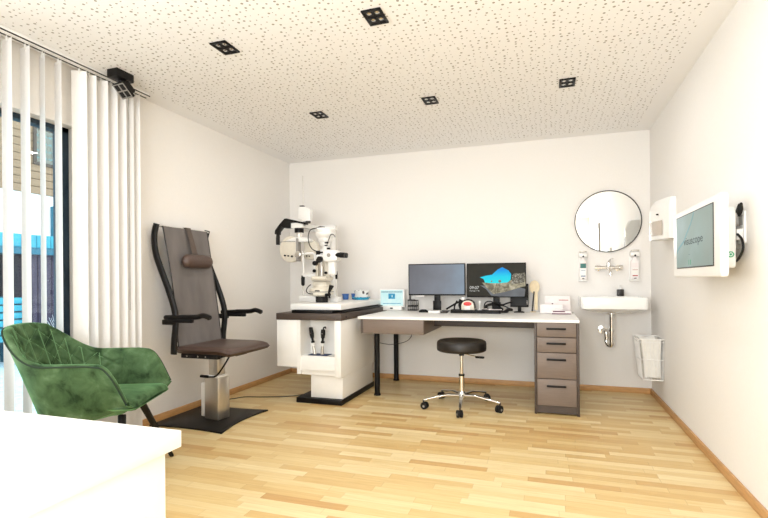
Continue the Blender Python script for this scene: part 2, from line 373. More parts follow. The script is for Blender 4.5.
# left wall with the patio opening (y -4.9..-2.78, up to 2.11) and an unseen window added for fill light
WY0, WY1, WZ = -4.90, -2.778, 2.112
XL = -.025
b = MB(); b.bb((-TH, WY1, 0), (XL, 0, H)); b.bb((-TH, WY0, WZ), (XL, WY1, H))
b.bb((-TH, -5.35, 0), (XL, WY0, H)); b.bb((-TH, -6.55, 2.25), (XL, -5.35, H)); b.bb((-TH, -6.55, 0), (XL, -5.35, .8)); b.bb((-TH, YR, 0), (XL, -6.55, H))
struct(b.build('wall_left', 'wall'))
b = MB(); b.bb((-TH, YR - .15, 0), (1.05, YR, H)); b.bb((1.05, YR - .15, 2.2), (3.45, YR, H)); b.bb((1.05, YR - .15, 0), (3.45, YR, .5)); b.bb((3.45, YR - .15, 0), (W + .15, YR, H))
struct(b.build('wall_rear', 'wall'))
for nm, a, c in (('baseboard_back', (-.012, -.014, 0), (W - .012, 0, .053)), ('baseboard_left', (XL, WY1, 0), (XL + .014, -.001, .053)),
                 ('baseboard_right', (W - .014, YR, 0), (W, -.001, .053)), ('baseboard_rear', (.014, YR, 0), (W - .014, YR + .014, .053))):
    struct(MB().bb(a, c, .003).build(nm, 'wood_trim'))
# patio window: dark frame and glass
wn_ = thing('window_1', '', ''); del wn_['label'], wn_['category']; struct(wn_)
b = MB(); fx0, fx1 = -.165, -.10
b.bb((fx0, WY1 - .06, .0), (fx1, WY1, WZ)); b.bb((fx0, WY0, 0), (fx1, WY0 + .06, WZ)); b.bb((fx0, WY0, WZ - .03), (fx1, WY1, WZ)); b.bb((fx0, WY0, 0), (fx1, WY1, .07))
b.bb((fx0, -3.90, .07), (fx1, -3.82, WZ - .03))
b.build('window_frame', 'dark_frame', wn_)
MB().bb((-.140, WY0 + .06, .07), (-.134, WY1 - .06, WZ - .03)).build('glass_pane', 'glass', wn_)
b = MB(); b.box((-.0185, -2.69, 1.10), (.012, .03, .08), .004); b.cyl((-.015, -2.69, 1.11), (.003, -2.69, 1.11), .007); b.box((.005, -2.69, 1.09), (.008, .018, .07), .003)
b.build('window_handle', 'white_plastic', wn_)
w2 = thing('added_window_left', '', ''); del w2['label'], w2['category']; struct(w2)  # invented window out of view, made to carry the left fill light
b = MB(); b.bb((-.19, -6.55, .8), (-.13, -6.49, 2.25)); b.bb((-.19, -5.41, .8), (-.13, -5.35, 2.25)); b.bb((-.19, -6.49, .8), (-.13, -5.41, .86)); b.bb((-.19, -6.49, 2.19), (-.13, -5.41, 2.25)); b.build('window_frame', 'dark_frame', w2)
MB().bb((-.163, -6.49, .86), (-.157, -5.41, 2.19)).build('glass_pane', 'glass', w2)
w3 = thing('added_window_rear', '', ''); del w3['label'], w3['category']; struct(w3)  # invented rear window, placed so its fill light reaches the left wall
b = MB(); b.bb((1.05, YR - .12, .5), (1.11, YR - .06, 2.2)); b.bb((3.39, YR - .12, .5), (3.45, YR - .06, 2.2)); b.bb((1.11, YR - .12, .5), (3.39, YR - .06, .56)); b.bb((1.11, YR - .12, 2.14), (3.39, YR - .06, 2.2)); b.build('window_frame', 'dark_frame', w3)
MB().bb((1.11, YR - .093, .56), (3.39, YR - .087, 2.14)).build('glass_pane', 'glass', w3)
# door in the right wall behind the camera (seen in the mirror)
d1 = thing('door_1', '', ''); del d1['label'], d1['category']; struct(d1)
b = MB(); b.bb((W - .03, -5.62, 0), (W, -5.54, 2.12)); b.bb((W - .03, -4.68, 0), (W, -4.60, 2.12)); b.bb((W - .03, -5.54, 2.04), (W, -4.68, 2.12)); b.build('door_frame', 'grey_plastic', d1)
MB().bb((W - .02, -5.54, .005), (W - .001, -4.68, 2.04)).build('door_leaf', 'white', d1)
b = MB(); b.cyl((W - .02, -4.76, 1.05), (W - .07, -4.76, 1.05), .009); b.cyl((W - .065, -4.76, 1.05), (W - .065, -4.88, 1.05), .009); b.build('door_handle', 'chrome', d1)

# ------------------------------------------------------------------ outside
struct(MB().bb((-14, -14, -.16), (-.30, 10, -.10)).build('ground', 'snow'))
# neighbour's house: white render below, timber siding above
nh = thing('neighbour_house', 'large house across the yard, timber siding above white render', 'house', (-9.5, 0, -.1))
MB().bb((-4, -6, 0), (0, 9, 3.47)).build('rendered_wall', 'facade', nh)
b = MB(); z = 3.47
while z < 7.6:
    b.box((-1.96, 1.5, z + .095), (4.0, 15.04, .18), .014, seg=1); z += .19
b.build('timber_siding', 'siding', nh)
def out_window(y0, y1, z0, z1, cur):
    b = MB(); t = .07
    for a, c in (((0, y0, z0), (.09, y0 + t, z1)), ((0, y1 - t, z0), (.09, y1, z1)), ((0, y0 + t, z1 - t), (.09, y1 - t, z1)), ((0, y0 + t, z0), (.09, y1 - t, z0 + t))): b.bb(a, c)
    f = b.build('window', 'taupe_dark' if cur else 'turq_dark', nh)
    MB().bb((.05, y0 + t, z0 + t), (.056, y1 - t, z1 - t)).build('pane', 'glass', f)
    c = MB().grid(lambda u, v: (.03 + .008 * math.sin(u * 40), y0 + t + (y1 - y0 - 2 * t) * u, z0 + t + (z1 - z0 - 2 * t) * v), 60, 2).build('curtain', 'cyan_curtain' if cur else 'shed_blue', f)
out_window(3.70, 4.62, 4.22, 5.22, True); out_window(1.2, 2.2, 4.22, 5.22, True)
out_window(4.18, 4.75, 2.40, 3.2, False)
# garden shed with a turquoise roof edge
sh = thing('garden_shed', 'low garden shed of dark boards under a turquoise roof edge', 'shed', (-5, 0, -.1))
b = MB(); y = -3.2
while y < 2.6:
    if not (-.55 < y < .30): b.box((-.55, y + .06, .85), (.9, .112, 1.7), .01, seg=1)
    y += .12
b.build('board_wall', 'shed', sh)
b = MB(); b.bb((-1.0, -3.2, .0), (-.95, 2.6, 1.66)); b.build('rear_panel', 'shed_blue', sh)
MB().bb((-1.1, -3.3, 1.66), (.0, 2.7, 1.77)).build('fascia', 'turq_dark', sh)
b = MB(); y = -3.3
while y < 2.65:
    b.bb((-1.1, y, 1.77), (.02, y + .235, 1.975), .01); y += .24
b.build('roof_edge', 'turq', sh)
cb = thing('slatted_bin', 'turquoise slatted bin standing in front of the garden shed', 'bin', (-4.7, -.36, -.1))
b = MB()
for k in range(2, 8): b.box((0, 0, .18 + k * .108), (.5, .72, .088), .012)
b.build('slats', 'turq', cb)
for qx in (-.235, .235):
    for qy in (-.35, .35): MB().box((qx, qy, .5), (.07, .06, .99)).build('post', 'turq_dark', cb)
# leafless shrub by the shed
b = MB(); rnd = random.Random(3)
for k in range(46):
    a = rnd.uniform(0, 2 * PI); p = [Vector((rnd.uniform(-.1, .1), rnd.uniform(-.25, .25), 0))]
    for q in range(6): p.append(p[-1] + Vector((.05 * math.cos(a) + rnd.uniform(-.03, .03), .07 * math.sin(a) + rnd.uniform(-.05, .05), rnd.uniform(.07, .16))))
    b.tube(p, [.008 - .001 * q for q in range(7)], seg=5)
tag(b.build('bare_shrub', 'facade', loc=(-4.2, .75, -.1)), 'pale leafless shrub in front of the blue-brown shed boards', 'shrub')

# ------------------------------------------------------------------ vertical blind
vb = thing('vertical_blind', 'white vertical slat blind hanging in front of the patio window', 'blind', (.07, 0, 0))
b = MB(); b.bb((-.035, -4.98, 2.468), (.035, -2.30, 2.4985), .003); b.build('head_rail', 'white', vb)
b = MB(); b.bb((.0352, -4.98, 2.470), (.0385, -2.29, 2.477)); b.bb((-.004, -4.98, 2.4645), (.004, -2.29, 2.4685)); b.build('rail_groove', 'black', vb)
def slat(y, ang, sp=.089):
    b = MB(); ca, sa = math.cos(ang), math.sin(ang)
    def fn(side):
        def f(u, v):
            q = (u - .5) * sp; bow = .004 * math.cos((u - .5) * PI) + side * .0006
            return (q * ca - bow * sa, q * sa + bow * ca, .035 + v * 2.415)
        return f
    b.grid(fn(0), 7, 2); b.box((0, 0, 2.448), (.010, .004, .036)); b.box((0, .003 * ca, .045), (abs(.08 * ca) + .004, .004, .02), .001, rot=0)
    o = b.build('slat', 'blind', vb, loc=(0, y, 0)); return o
rnd = random.Random(5)
ys = [-3.278 - .1 * k for k in range(17)] + [-3.178, -3.078, -2.980, -2.838, -2.766, -2.680, -2.602, -2.530, -2.466, -2.408]
for y in ys:
    near = y > -2.9
    slat(y, math.radians(((-11 if y > -3.15 else -3) if not near else 30) + rnd.uniform(-4, 4) - (6 if -3.1 < y < -2.9 else 0)))
b = MB(); b.tube([(.052, -2.50, 2.469), (.052, -2.50, 1.2), (.052, -2.50, .9)], .0020, seg=6); b.build('pull_cord', 'grey_plastic', vb)

# ------------------------------------------------------------------ ceiling lights
def add_spot(loc, power):
    d = bpy.data.lights.new('downlight_lamp', 'AREA'); d.shape = 'SQUARE'; d.size = .085; d.energy = power; d.color = (0.99, 0.985, 1.0)
    return d
def downlight(x, y, label):
    t = thing('ceiling_downlight', label, 'ceiling light', (x, y, H), 0, 'recessed four-cell ceiling downlights')
    b = MB(); w_, d_ = .108, .150
    b.bb((-w_ / 2, -d_ / 2, -.010), (w_ / 2, -d_ / 2 + .014, -.0005), .002); b.bb((-w_ / 2, d_ / 2 - .014, -.010), (w_ / 2, d_ / 2, -.0005), .002)
    b.bb((-w_ / 2, -d_ / 2, -.010), (-w_ / 2 + .014, d_ / 2, -.0005), .002); b.bb((w_ / 2 - .014, -d_ / 2, -.010), (w_ / 2, d_ / 2, -.0005), .002)
    b.bb((-.006, -d_ / 2, -.009), (.006, d_ / 2, -.0005)); b.bb((-w_ / 2, -.006, -.009), (w_ / 2, .006, -.0005))
    b.build('frame', 'black', t)
    MB().bb((-w_ / 2 + .004, -d_ / 2 + .004, -.0035), (w_ / 2 - .004, d_ / 2 - .004, -.0003)).build('back_plate', 'dark_grey', t)
    for sx in (-1, 1):
        for sy in (-1, 1):
            MB().lathe([(0, -.0075), (.005, -.0075), (.012, -.0045), (.014, -.0036)], (sx * .022, sy * .033, 0), 16).build('reflector', 'chrome', t)
    return t
def lamp_at(x, y, z, power, rot=(0, 0, 0)):
    o = bpy.data.objects.new('downlight_lamp', add_spot(None, power)); COL.objects.link(o); o.location = (x, y, z); o.rotation_euler = rot; return o
words = ['ceiling downlight above the instrument table, nearest the back left corner', 'middle ceiling downlight of the row above the long desk', 'ceiling downlight above the drawers and sink, nearest the right wall',
         'ceiling downlight above the reclining chair, between spotlight and middle', 'ceiling downlight nearest the camera, over the middle of the bare floor', 'ceiling downlight near the right wall in the second row']
for (x, y), wd in zip(SPOTS, words):
    downlight(x, y, wd); lamp_at(x, y, H - .012, SPOT_W * (1.15 if y > -2 else .9))
for x, y in ADDED_SPOTS:
    downlight(x, y, 'unseen ceiling downlight added in the rear half to light the room'); lamp_at(x, y, H - .012, SPOT_W)
# surface spotlight by the window
sp_ = thing('ceiling_spotlight', 'black surface-mounted spotlight with tilted four-cell head by the blind', 'spotlight', (.20, -2.64, H))
MB().bb((-.042, -.070, -.054), (.045, .068, -.0005), .003).build('ceiling_box', 'black', sp_)
MB().cyl((-.0, .0, -.052), (.0, .01, -.085), .014).build('joint', 'black_metal', sp_)
tilt = Matrix.Translation((.012, .012, -.118)) @ Matrix.Rotation(math.radians(-6), 4, 'Z') @ Matrix.Rotation(math.radians(-42), 4, 'X')
TR = tilt.to_3x3().to_4x4()
b = MB(); b.box(tilt @ Vector((0, 0, .030)), (.085, .085, .045), .012, rot=TR); b.box(tilt @ Vector((0, 0, .0)), (.108, .108, .018), .003, rot=TR); hd = b.build('lamp_head', 'black', sp_)
for sx in (-1, 1):
    for sy in (-1, 1):
        MB().box(tilt @ Vector((sx * .0245, sy * .0245, -.0098)), (.036, .036, .002), .001, rot=TR).build('lens_cell', 'rubber', hd)
b = MB(); b.box(tilt @ Vector((0, 0, -.0102)), (.008, .094, .0035), rot=TR); b.box(tilt @ Vector((0, 0, -.0102)), (.094, .008, .0035), rot=TR)
for q in (-1, 1): b.box(tilt @ Vector((q * .047, 0, -.0102)), (.006, .10, .0035), rot=TR); b.box(tilt @ Vector((0, q * .047, -.0102)), (.10, .006, .0035), rot=TR)
b.build('cell_divider', 'grey_plastic', hd)

# ------------------------------------------------------------------ green velvet armchair
ac = thing('velvet_armchair', 'green crushed-velvet armchair with quilted back beside the window', 'armchair', (.575, -3.14, 0), math.radians(23))
HW = .315
def sm(a, b_, x):
    t = max(0, min(1, (x - a) / (b_ - a))); return t * t * (3 - 2 * t)
def plan(u, k):          # u -1..1 along the U from the near arm front to the far arm front; k 0 bottom, 1 rim
    au = abs(u); s_ = 1 if u > 0 else -1
    hw = .225 + (HW - .225) * k ** .8; bk = -.27 - .16 * k ** 1.1; fr = .255 + .012 * k
    bend = .46
    if au < bend:
        a = au / bend * PI / 2
        n_ = 2.5
        ca, sa = max(math.cos(a), 0) ** (2 / n_), math.sin(a) ** (2 / n_)
        return (0.0 + (bk) * ca, s_ * hw * sa)
    t = (au - bend) / (1 - bend)
    return (fr * t, s_ * hw * (1 - .05 * t * t))
def rim(u):
    au = abs(u)
    if au < .16: h_ = .865 - .02 * (au / .16) ** 2
    else: h_ = .845 - (.845 - .685) * sm(.12, .40, au)
    if au > .62: h_ = .685 - .02 * (au - .62) / .38
    if au > .74:
        t = (au - .74) / .26; h_ -= .175 * t * t * (1.5 - .5 * t) 
    return h_
ZB = .395
def zb(u): return ZB + .062 * sm(.50, 1.0, abs(u))
def shell(off, quilt=True):
    def f(uu, v):
        u = uu * 2 - 1; x, y = plan(u, v); e = 1e-3
        xa, ya = plan(max(u - e, -1), v); xb, yb = plan(min(u + e, 1), v); tx, ty = xb - xa, yb - ya; L = math.hypot(tx, ty) or 1
        nx, ny = -ty / L, tx / L             # points inward or outward depending on the side
        if nx * (0.02 - x) + ny * (0 - y) < 0: nx, ny = -nx, -ny
        z = zb(u) + (rim(u) - zb(u)) * v
        o = off
        if quilt and off > 0 and abs(u) < .50:         # quilting on the inside of the back: diamonds and channels
            s1 = u * 13.0; zz = (z - .45) / .40
            if zz > 0:
                g = 1.0
                for q, wq in ((s1, .20), (s1 * .62 + zz * 3.6, .10), (s1 * .62 - zz * 3.6, .10)):
                    d = abs(q - round(q)); g = min(g, d / wq)
                g = min(1, g); o = off + (.015 * (g ** .6) - .008) * sm(.0, .12, zz) * sm(.50, .42, abs(u))
        return (x + nx * o, y + ny * o, z)
    return f
b = MB(); b.grid(shell(0.0), 120, 26); o_ = None
b.grid(lambda u, v: shell(.034)(u, .10 + .90 * v), 300, 60)
def rimf(u, v):
    p, q = Vector(shell(0.0)(u, 1)), Vector(shell(.034)(u, 1)); a = v * PI
    return tuple(p.lerp(q, (1 - math.cos(a)) / 2) + Vector((0, 0, .014 * math.sin(a))))
b.grid(rimf, 200, 8)
for uu in (0.0, 1.0):    # close the front edges of the arms
    b.grid(lambda s_, v, uu=uu: tuple(Vector(shell(0.0)(uu, v)).lerp(Vector(shell(.034)(uu, max(.0, v))), (1 - math.cos(s_ * PI)) / 2) + Vector((.014 * math.sin(s_ * PI), 0, 0))), 6, 20)
b.mi = 1                 # stitched seams of the quilting
def on_back(u, v): return shell(.0315, False)((u + 1) / 2, v)
for k in range(-5, 6):
    u = k / 13.0
    if abs(u) < .43: b.tube([on_back(u, .24 + .72 * q / 24) for q in range(25)], .0026, seg=6)
for sg in (-1, 1):
    for k in range(-8, 14):
        p = []
        for q in range(61):
            v = .24 + .72 * q / 60; u = 0.0
            for _ in range(12): u = .5 * u + .5 * sg * (k - (zb(u) + (rim(u) - zb(u)) * v - .45) / .40 * 3.6) / (.62 * 13.0)
            if abs(u) < .40 and (not p or (Vector(on_back(u, v)) - Vector(p[-1])).length < .06): p.append(on_back(u, v))
        if len(p) > 3: b.tube(p, .0018, seg=6)
b.build('shell', ['velvet', 'velvet_seam'], ac, ang=180)
b = MB(); b.tube([Vector(shell(-.002)(k / 160, 1)) + Vector((0, 0, .003)) for k in range(161)], .0045, seg=8); b.build('piping', 'velvet_trim', ac)
b = MB()                 # underside of the shell
def under(u, v):
    a = u * 2 - 1; x, y = plan(a, 0.0); r = v
    return (x * r + .03 * (1 - r), y * r, zb(a) * r ** 2 + (ZB - .02) * (1 - r ** 2))
b.grid(under, 80, 10); 
def front(u, v):         # front skirt under the cushion
    y = (u - .5) * 2 * .214; return (.252 + .016 * math.sin(v * PI), y, ZB + .055 + .035 * v)
b.grid(front, 20, 8); b.build('seat_base', 'velvet', ac, ang=180)
b = MB()
def cushion(side):
    def f(u, v):
        x0 = -.235 + .520 * u; hw = (.222 + .022 * u) * (1 - max(0, (u - .90) / .10) ** 2 * .12)
        if u < .25: hw *= .62 + .38 * math.sqrt(max(0, 1 - ((.25 - u) / .25) ** 2))
        y = (v - .5) * 2 * hw; e = max(abs(v - .5) * 2, abs(u - .5) * 2); rr = math.sqrt(max(0, 1 - e ** 9))
        return (x0, y, .458 + side * (.040 if side > 0 else .018) * rr + (.012 * (1 - (v * 2 - 1) ** 2) if side > 0 else 0))
    return f
b.grid(cushion(1), 50, 40); b.grid(cushion(-1), 50, 40); bmesh.ops.remove_doubles(b.bm, verts=b.bm.verts, dist=1e-4); b.build('seat_cushion', 'velvet', ac, ang=180)
for fx, fy, tx, ty in ((.242, .384, .165, .13), (.26, -.34, .17, -.13), (-.26, .30, -.13, .12), (-.26, -.30, -.13, -.12)):
    MB().cyl((fx, fy, 0.001), (tx, ty, .400), .0125, .020, 20).build('leg', 'black_metal', ac)

# ------------------------------------------------------------------ white reception desk in the foreground
rd = thing('reception_desk', 'plain white desk in the near left corner', 'desk', (1.25, -4.70, 0))
MB().bb((-.85, -.80, .700), (.81, .487, .740), .002).build('desk_top', 'white_worktop', rd)
MB().bb((.745, -.76, 0), (.795, .450, .700), .001).build('side_panel', 'white', rd)
MB().bb((-.83, -.76, 0), (-.79, .450, .700), .001).build('side_panel', 'white', rd)
MB().bb((-.79, .41, .10), (.745, .435, .700), .001).build('modesty_panel', 'white', rd)

# ------------------------------------------------------------------ examination chair
ec = thing('examination_chair', 'tall examination chair, grey mesh back, brown seat, on steel column', 'examination chair', (.42, -1.88, 0), 0)
MBb = MB(); pts = []
def sag(p, q, d, n=14):
    P, Q = Vector(p), Vector(q); N = Vector((-(Q - P).y, (Q - P).x)).normalized()
    return [tuple(P.lerp(Q, k / n) + N * d * math.sin(PI * k / n)) for k in range(n)]
poly = sag((-.40, -.355), (.255, -.355), 0.03) + sag((.255, -.355), (.235, .29), 0.045) + sag((.235, .29), (-.40, .29), 0.03) + sag((-.40, .29), (-.40, -.355), 0.0)
MB().prism(poly, .0005, .012, 'z', .003).build('floor_plate', 'black_metal', ec)
rc = Matrix.Rotation(math.radians(-9), 4, 'Z')
MB().box((-.02, -.045, .178), (.15, .125, .330), .010, rot=rc).build('column_housing', 'steel', ec)
MB().box((-.02, -.045, .35), (.135, .112, .016), .006, rot=rc).build('column_collar', 'white_plastic', ec)
MB().box((-.02, -.045, .44), (.10, .082, .17), .008, rot=rc).build('lift_column', 'steel', ec)
MB().box((-.13, -.01, .15), (.07, .10, .27), .012, rot=rc).build('motor_cover', 'white_plastic', ec)
b = MB(); b.box((-.0, -.02, .530), (.40, .14, .026), .006); b.box((-.02, -.235, .530), (.34, .035, .034), .006); b.box((-.02, .235, .530), (.38, .035, .034), .006); b.box((.12, 0, .530), (.05, .46, .024), .005); b.box((-.14, 0, .530), (.05, .46, .024), .005)
uf = b.build('seat_frame', 'black_metal', ec)
b = MB()
for x_ in (-.13, -.03, .04): MB().cyl((x_, -.2515, .530), (x_, -.2560, .530), .006).build('bolt', 'chrome', uf)
b = MB(); b.tube(catmull([(.16, -.12, .53), (.13, -.16, .45), (.07, -.17, .375), (.0, -.16, .36), (-.07, -.155, .357)], 6), .007, seg=8); b.tube([(-.02, -.155, .360), (-.09, -.15, .36)], .011, seg=10); b.build('height_lever', 'black', ec)
b = MB()
def seat(side):
    def f(u, v):
        x = -.225 + .50 * u; hw = .275
        y = (v * 2 - 1) * hw; e = max(abs(v * 2 - 1), abs(u * 2 - 1)); r = math.sqrt(max(0, 1 - e ** 10))
        droop = -.018 * max(0, (u - .7) / .3) ** 2
        return (x - .012 * (v * 2 - 1) ** 2 * (u > .9), y, .574 + droop + side * .034 * r - (.008 * math.sin(u * PI) if side > 0 else 0) * (1 - (v * 2 - 1) ** 2))
    return f
b.grid(seat(1), 40, 40); b.grid(seat(-1), 40, 40); bmesh.ops.remove_doubles(b.bm, verts=b.bm.verts, dist=1e-4); b.build('seat', 'leather_brown', ec, ang=180)
prof = [(-.372, 1.545), (-.392, 1.47), (-.392, 1.38), (-.372, 1.29), (-.335, 1.20), (-.262, 1.035), (-.218, .92), (-.197, .83), (-.200, .74), (-.212, .65), (-.218, .545)]
for s_ in (-1, 1):
    b = MB(); b.tube(catmull([(x, s_ * .295, z) for x, z in prof], 6), .027, seg=12, flat=.62, up=(0, 1, 0)); b.build('side_frame', 'black', ec)
b = MB()
def sling(u, v):
    x = -.348 + (.348 - .205) * (1 - v) ** 1.0 + .012 * math.sin(PI * v); y = (u - .5) * 2 * (.25 + .004 * math.cos(v * 6))
    return (x - .018 * math.sin(PI * u) * math.sin(PI * v) ** .5, y, .60 + .93 * v)
b.grid(sling, 24, 40); b.grid(lambda u, v: tuple(Vector(sling(1 - u, v)) + Vector((-.004, 0, 0))), 24, 40); b.build('mesh_back', 'mesh', ec, ang=180)
b = MB(); b.cyl((-.360, -.295, 1.528), (-.360, .295, 1.528), .009); b.cyl((-.215, -.28, .60), (-.215, .28, .60), .009); b.cyl((-.356, -.29, 1.23), (-.356, -.25, 1.23), .004); b.cyl((-.356, .25, 1.23), (-.356, .29, 1.23), .004); b.build('cross_tube', 'chrome', ec)
for s_ in (-1, 1): MB().tube([Vector(sling((s_ + 1) / 2, k / 20)) + Vector((0, s_ * .003, 0)) for k in range(21)], .005, seg=8).build('mesh_seam', 'dark_grey', ec)
hr = thing('headrest', '', ''); del hr['label'], hr['category']; hr.parent = ec
def pil(u, v):
    a = v * 2 * PI; y = (u - .5) * .335; e = abs(u - .5) * 2; r = (1 - e ** 8) ** .5 if e < 1 else 0
    return (-.262 + .042 * r * math.cos(a), .035 + y, 1.262 + .056 * r * math.sin(a))
b = MB(); b.grid(lambda u, v: pil(v, u), 32, 30, True); b.build('headrest_cushion', 'leather_brown', hr, ang=180)
b = MB(); b.grid(lambda u, v: (-.352 + .07 * (1 - v) + .006, .02 + (u - .5) * .062 + (1 - v) * .01, 1.30 + .242 * v), 4, 10); b.grid(lambda u, v: (-.372, .02 + (.5 - u) * .062, 1.30 + .242 * v), 4, 10); b.grid(lambda u, v: (-.346 - .026 * v, .02 + (u - .5) * .062, 1.542), 4, 3); b.build('headrest_strap', 'strap', hr)
for s_ in (-1, 1):
    a = thing('armrest', '', ''); del a['label'], a['category']; a.parent = ec
    b = MB(); b.tube(catmull([(-.255, s_ * .335, .828), (-.10, s_ * .335, .832), (.03, s_ * .335, .836), (.09, s_ * .335, .847), (.150, s_ * .335, .828)], 6), [.021] * 6 + [.024] * 18 + [.015], seg=12, flat=.80, up=(0, 0, 1)); b.build('arm_pad', 'black', a)
    b = MB(); b.box((-.235, s_ * .322, .792), (.10, .045, .040), .008); b.box((-.12, s_ * .330, .806), (.22, .032, .032), .006); b.build('arm_bracket', 'black_metal', a)
    b = MB(); b.lathe([(0, 0), (.016, 0), (.016, .004), (.010, .007), (0, .008)], (.10, s_ * .335, .852)); b.build('arm_knob', 'chrome', a)
b = MB(); b.tube(catmull([(.01, -1.45, .0045), (.06, -1.39, .0045), (.12, -1.32, .0045), (.18, -1.235, .0045), (.338, -1.19, .0045), (.537, -1.11, .0045), (.645, -1.015, .0045), (.715, -.80, .0045)], 10), .004, seg=6)
tag(b.build('floor_cable', 'dark_grey'), 'thin dark cable on the floor from left wall to instrument table', 'cable')

# ------------------------------------------------------------------ world-coordinate builder for the furniture below
def rootloc(o):
    v = Vector((0, 0, 0))
    while o is not None: v += o.location; o = o.parent
    return v
def wb(b, name, mats, parent, ang=35):
    bmesh.ops.translate(b.bm, vec=-rootloc(parent), verts=b.bm.verts)
    return b.build(name, mats, parent, ang=ang)

# ------------------------------------------------------------------ instrument table (refraction unit)
ru = thing('instrument_table', 'white instrument cabinet with brown slab, recess and black foot', 'instrument table', (.87, -.70, 0))
wb(MB().bb((.74, -1.262, .0005), (1.185, -.42, .047), .004), 'foot_plate', 'black_metal', ru)
wb(MB().bb((.865, -1.215, .047), (1.176, -.44, .32), .002), 'pedestal', 'white', ru)
b = MB(); b.bb((.762, -1.283, .262), (.797, -.45, .745)); b.bb((1.130, -1.283, .248), (1.19, -.45, .745), .002); b.bb((.797, -1.085, .262), (1.130, -.45, .745))
wb(b, 'cabinet_body', 'white', ru)
b = MB(); b.prism([(-1.275, .30), (-1.085, .30), (-1.085, .425), (-1.262, .425), (-1.275, .385)], .797, 1.130, 'x'); wb(b, 'recess_shelf', 'white', ru)
wb(MB().bb((.797, -1.25, .255), (1.130, -1.085, .30)), 'lower_panel', 'white', ru)
wb(MB().bb((.845, -1.235, .425), (1.035, -1.125, .429), .002), 'holder_plate', 'shed_blue', ru)
wb(MB().bb((.557, -1.278, .322), (.762, -.50, .745), .002), 'side_cabinet', 'white', ru)
wb(MB().bb((.555, -1.288, .745), (1.20, -.02, .805), .003), 'slab', 'taupe_dark', ru)
wb(MB().cyl((1.196, -1.18, .772), (1.2025, -1.18, .772), .011), 'slab_socket', 'black', ru)
wb(MB().bb((.70, -1.262, .805), (1.10, -.03, .833), .002), 'slide_rail', 'black', ru)
wb(MB().bb((.655, -1.205, .833), (1.16, -.025, .885), .004), 'sliding_top', 'white_worktop', ru)
wb(MB().bb((1.15, -1.19, .812), (1.185, -.03, .824), .002), 'rail_strip', 'black', ru)
# two hand instruments standing in the recess
def handset(x, tilt, label, hook):
    t = thing('diagnostic_handset', label, 'hand instrument', (x, -1.18, .429), 0)
    L = Matrix.Rotation(tilt, 4, 'Y')
    def q(z, dx=0): v = L @ Vector((dx, 0, z)); return tuple(v)
    b = MB(); b.cyl(q(0), q(.075), .017, .013); b.build('charging_cup', 'steel', t)
    b = MB(); b.cyl(q(.075), q(.105), .0115, .012); b.build('neck', 'white_plastic', t)
    b = MB(); b.cyl(q(.104), q(.122), .017, .016); b.cyl(q(.122), q(.150), .010, .012); b.build('collar', 'black', t)
    b = MB(); b.cyl(q(.148), q(.185), .016, .021); b.cyl(q(.185), q(.225), .021, .019)
    if hook: b.tube([q(.222, .0), q(.245, .006), q(.25, .020), q(.236, .026)], .007, seg=8)
    else: b.box(q(.232), (.036, .026, .03), .008)
    b.build('head', 'black', t)
    b = MB(); b.cyl((q(.19)[0], -.024, .19), (q(.19)[0], -.018, .19), .006); b.build('lens', 'chrome', t)
handset(.888, -.16, 'left of two black-headed hand instruments standing in the cabinet recess', False)
handset(.962, .05, 'hooked right one of the two hand instruments in the cabinet recess', True)

# ------------------------------------------------------------------ phoropter on its arm
ph = thing('phoropter', 'white phoropter with lens wings on arm behind the slit lamp', 'phoropter', (.66, -.32, .885))
wb(MB().lathe([(0, 0), (.06, 0), (.06, .02), (.034, .03), (.032, .80), (.028, .815), (0, .815)], (.66, -.32, .885), 24), 'column', 'white_plastic', ph)
b = MB(); b.prism(rrect(.325, 1.635, .70, 1.70, .02), -.36, -.30, 'y', .004); b.prism(rrect(.325, 1.645, .47, 1.735, .02), -.66, -.59, 'y', .005); b.bb((.40, -.64, 1.655), (.47, -.32, 1.70), .006); wb(b, 'swing_arm', 'white_plastic', ph)
b = MB(); b.prism(catmull([(.52, 1.690), (.40, 1.725), (.275, 1.748), (.215, 1.70), (.160, 1.632), (.146, 1.60), (.146, 1.575), (.176, 1.575), (.182, 1.61), (.235, 1.655), (.33, 1.648), (.34, 1.69), (.52, 1.672)], 5) if False else [(.50, 1.698), (.40, 1.722), (.285, 1.750), (.262, 1.748), (.205, 1.695), (.150, 1.63), (.146, 1.59), (.172, 1.585), (.176, 1.618), (.226, 1.672), (.250, 1.652), (.335, 1.648), (.336, 1.700), (.40, 1.700), (.50, 1.680)], -.672, -.585, 'y', .004)
wb(b, 'arm_cover', 'black', ph)
wb(MB().tube([(.160, -.625, 1.60), (.159, -.625, 1.56), (.158, -.625, 1.48)], [.017, .021, .020], seg=14), 'handle', 'rubber', ph)
b = MB(); b.prism([(.415, 1.715), (.55, 1.700), (.565, 1.83), (.50, 1.862), (.42, 1.868)], -.66, -.60, 'y', .008); wb(b, 'card_holder', 'white_plastic', ph)
b = MB(); b.cyl((.463, -.63, 1.85), (.463, -.63, 2.19), .0045, seg=10); wb(b, 'near_point_rod', 'steel', ph)
wb(MB().box((.452, -.63, 1.872), (.05, .03, .016), .005), 'rod_clamp', 'dark_grey', ph); wb(MB().box((.535, -.66, 1.70), (.05, .03, .025), .005), 'swivel_knob', 'dark_grey', ph)
wb(MB().cyl((.41, -.62, 1.60), (.41, -.62, 1.645), .048, .048), 'joint_ring', 'black', ph)
b = MB(); b.cyl((.41, -.62, 1.535), (.41, -.62, 1.60), .022); b.cyl((.385, -.62, 1.54), (.385, -.62, 1.60), .008); b.cyl((.435, -.62, 1.54), (.435, -.62, 1.60), .008); wb(b, 'hanger', 'steel', ph)
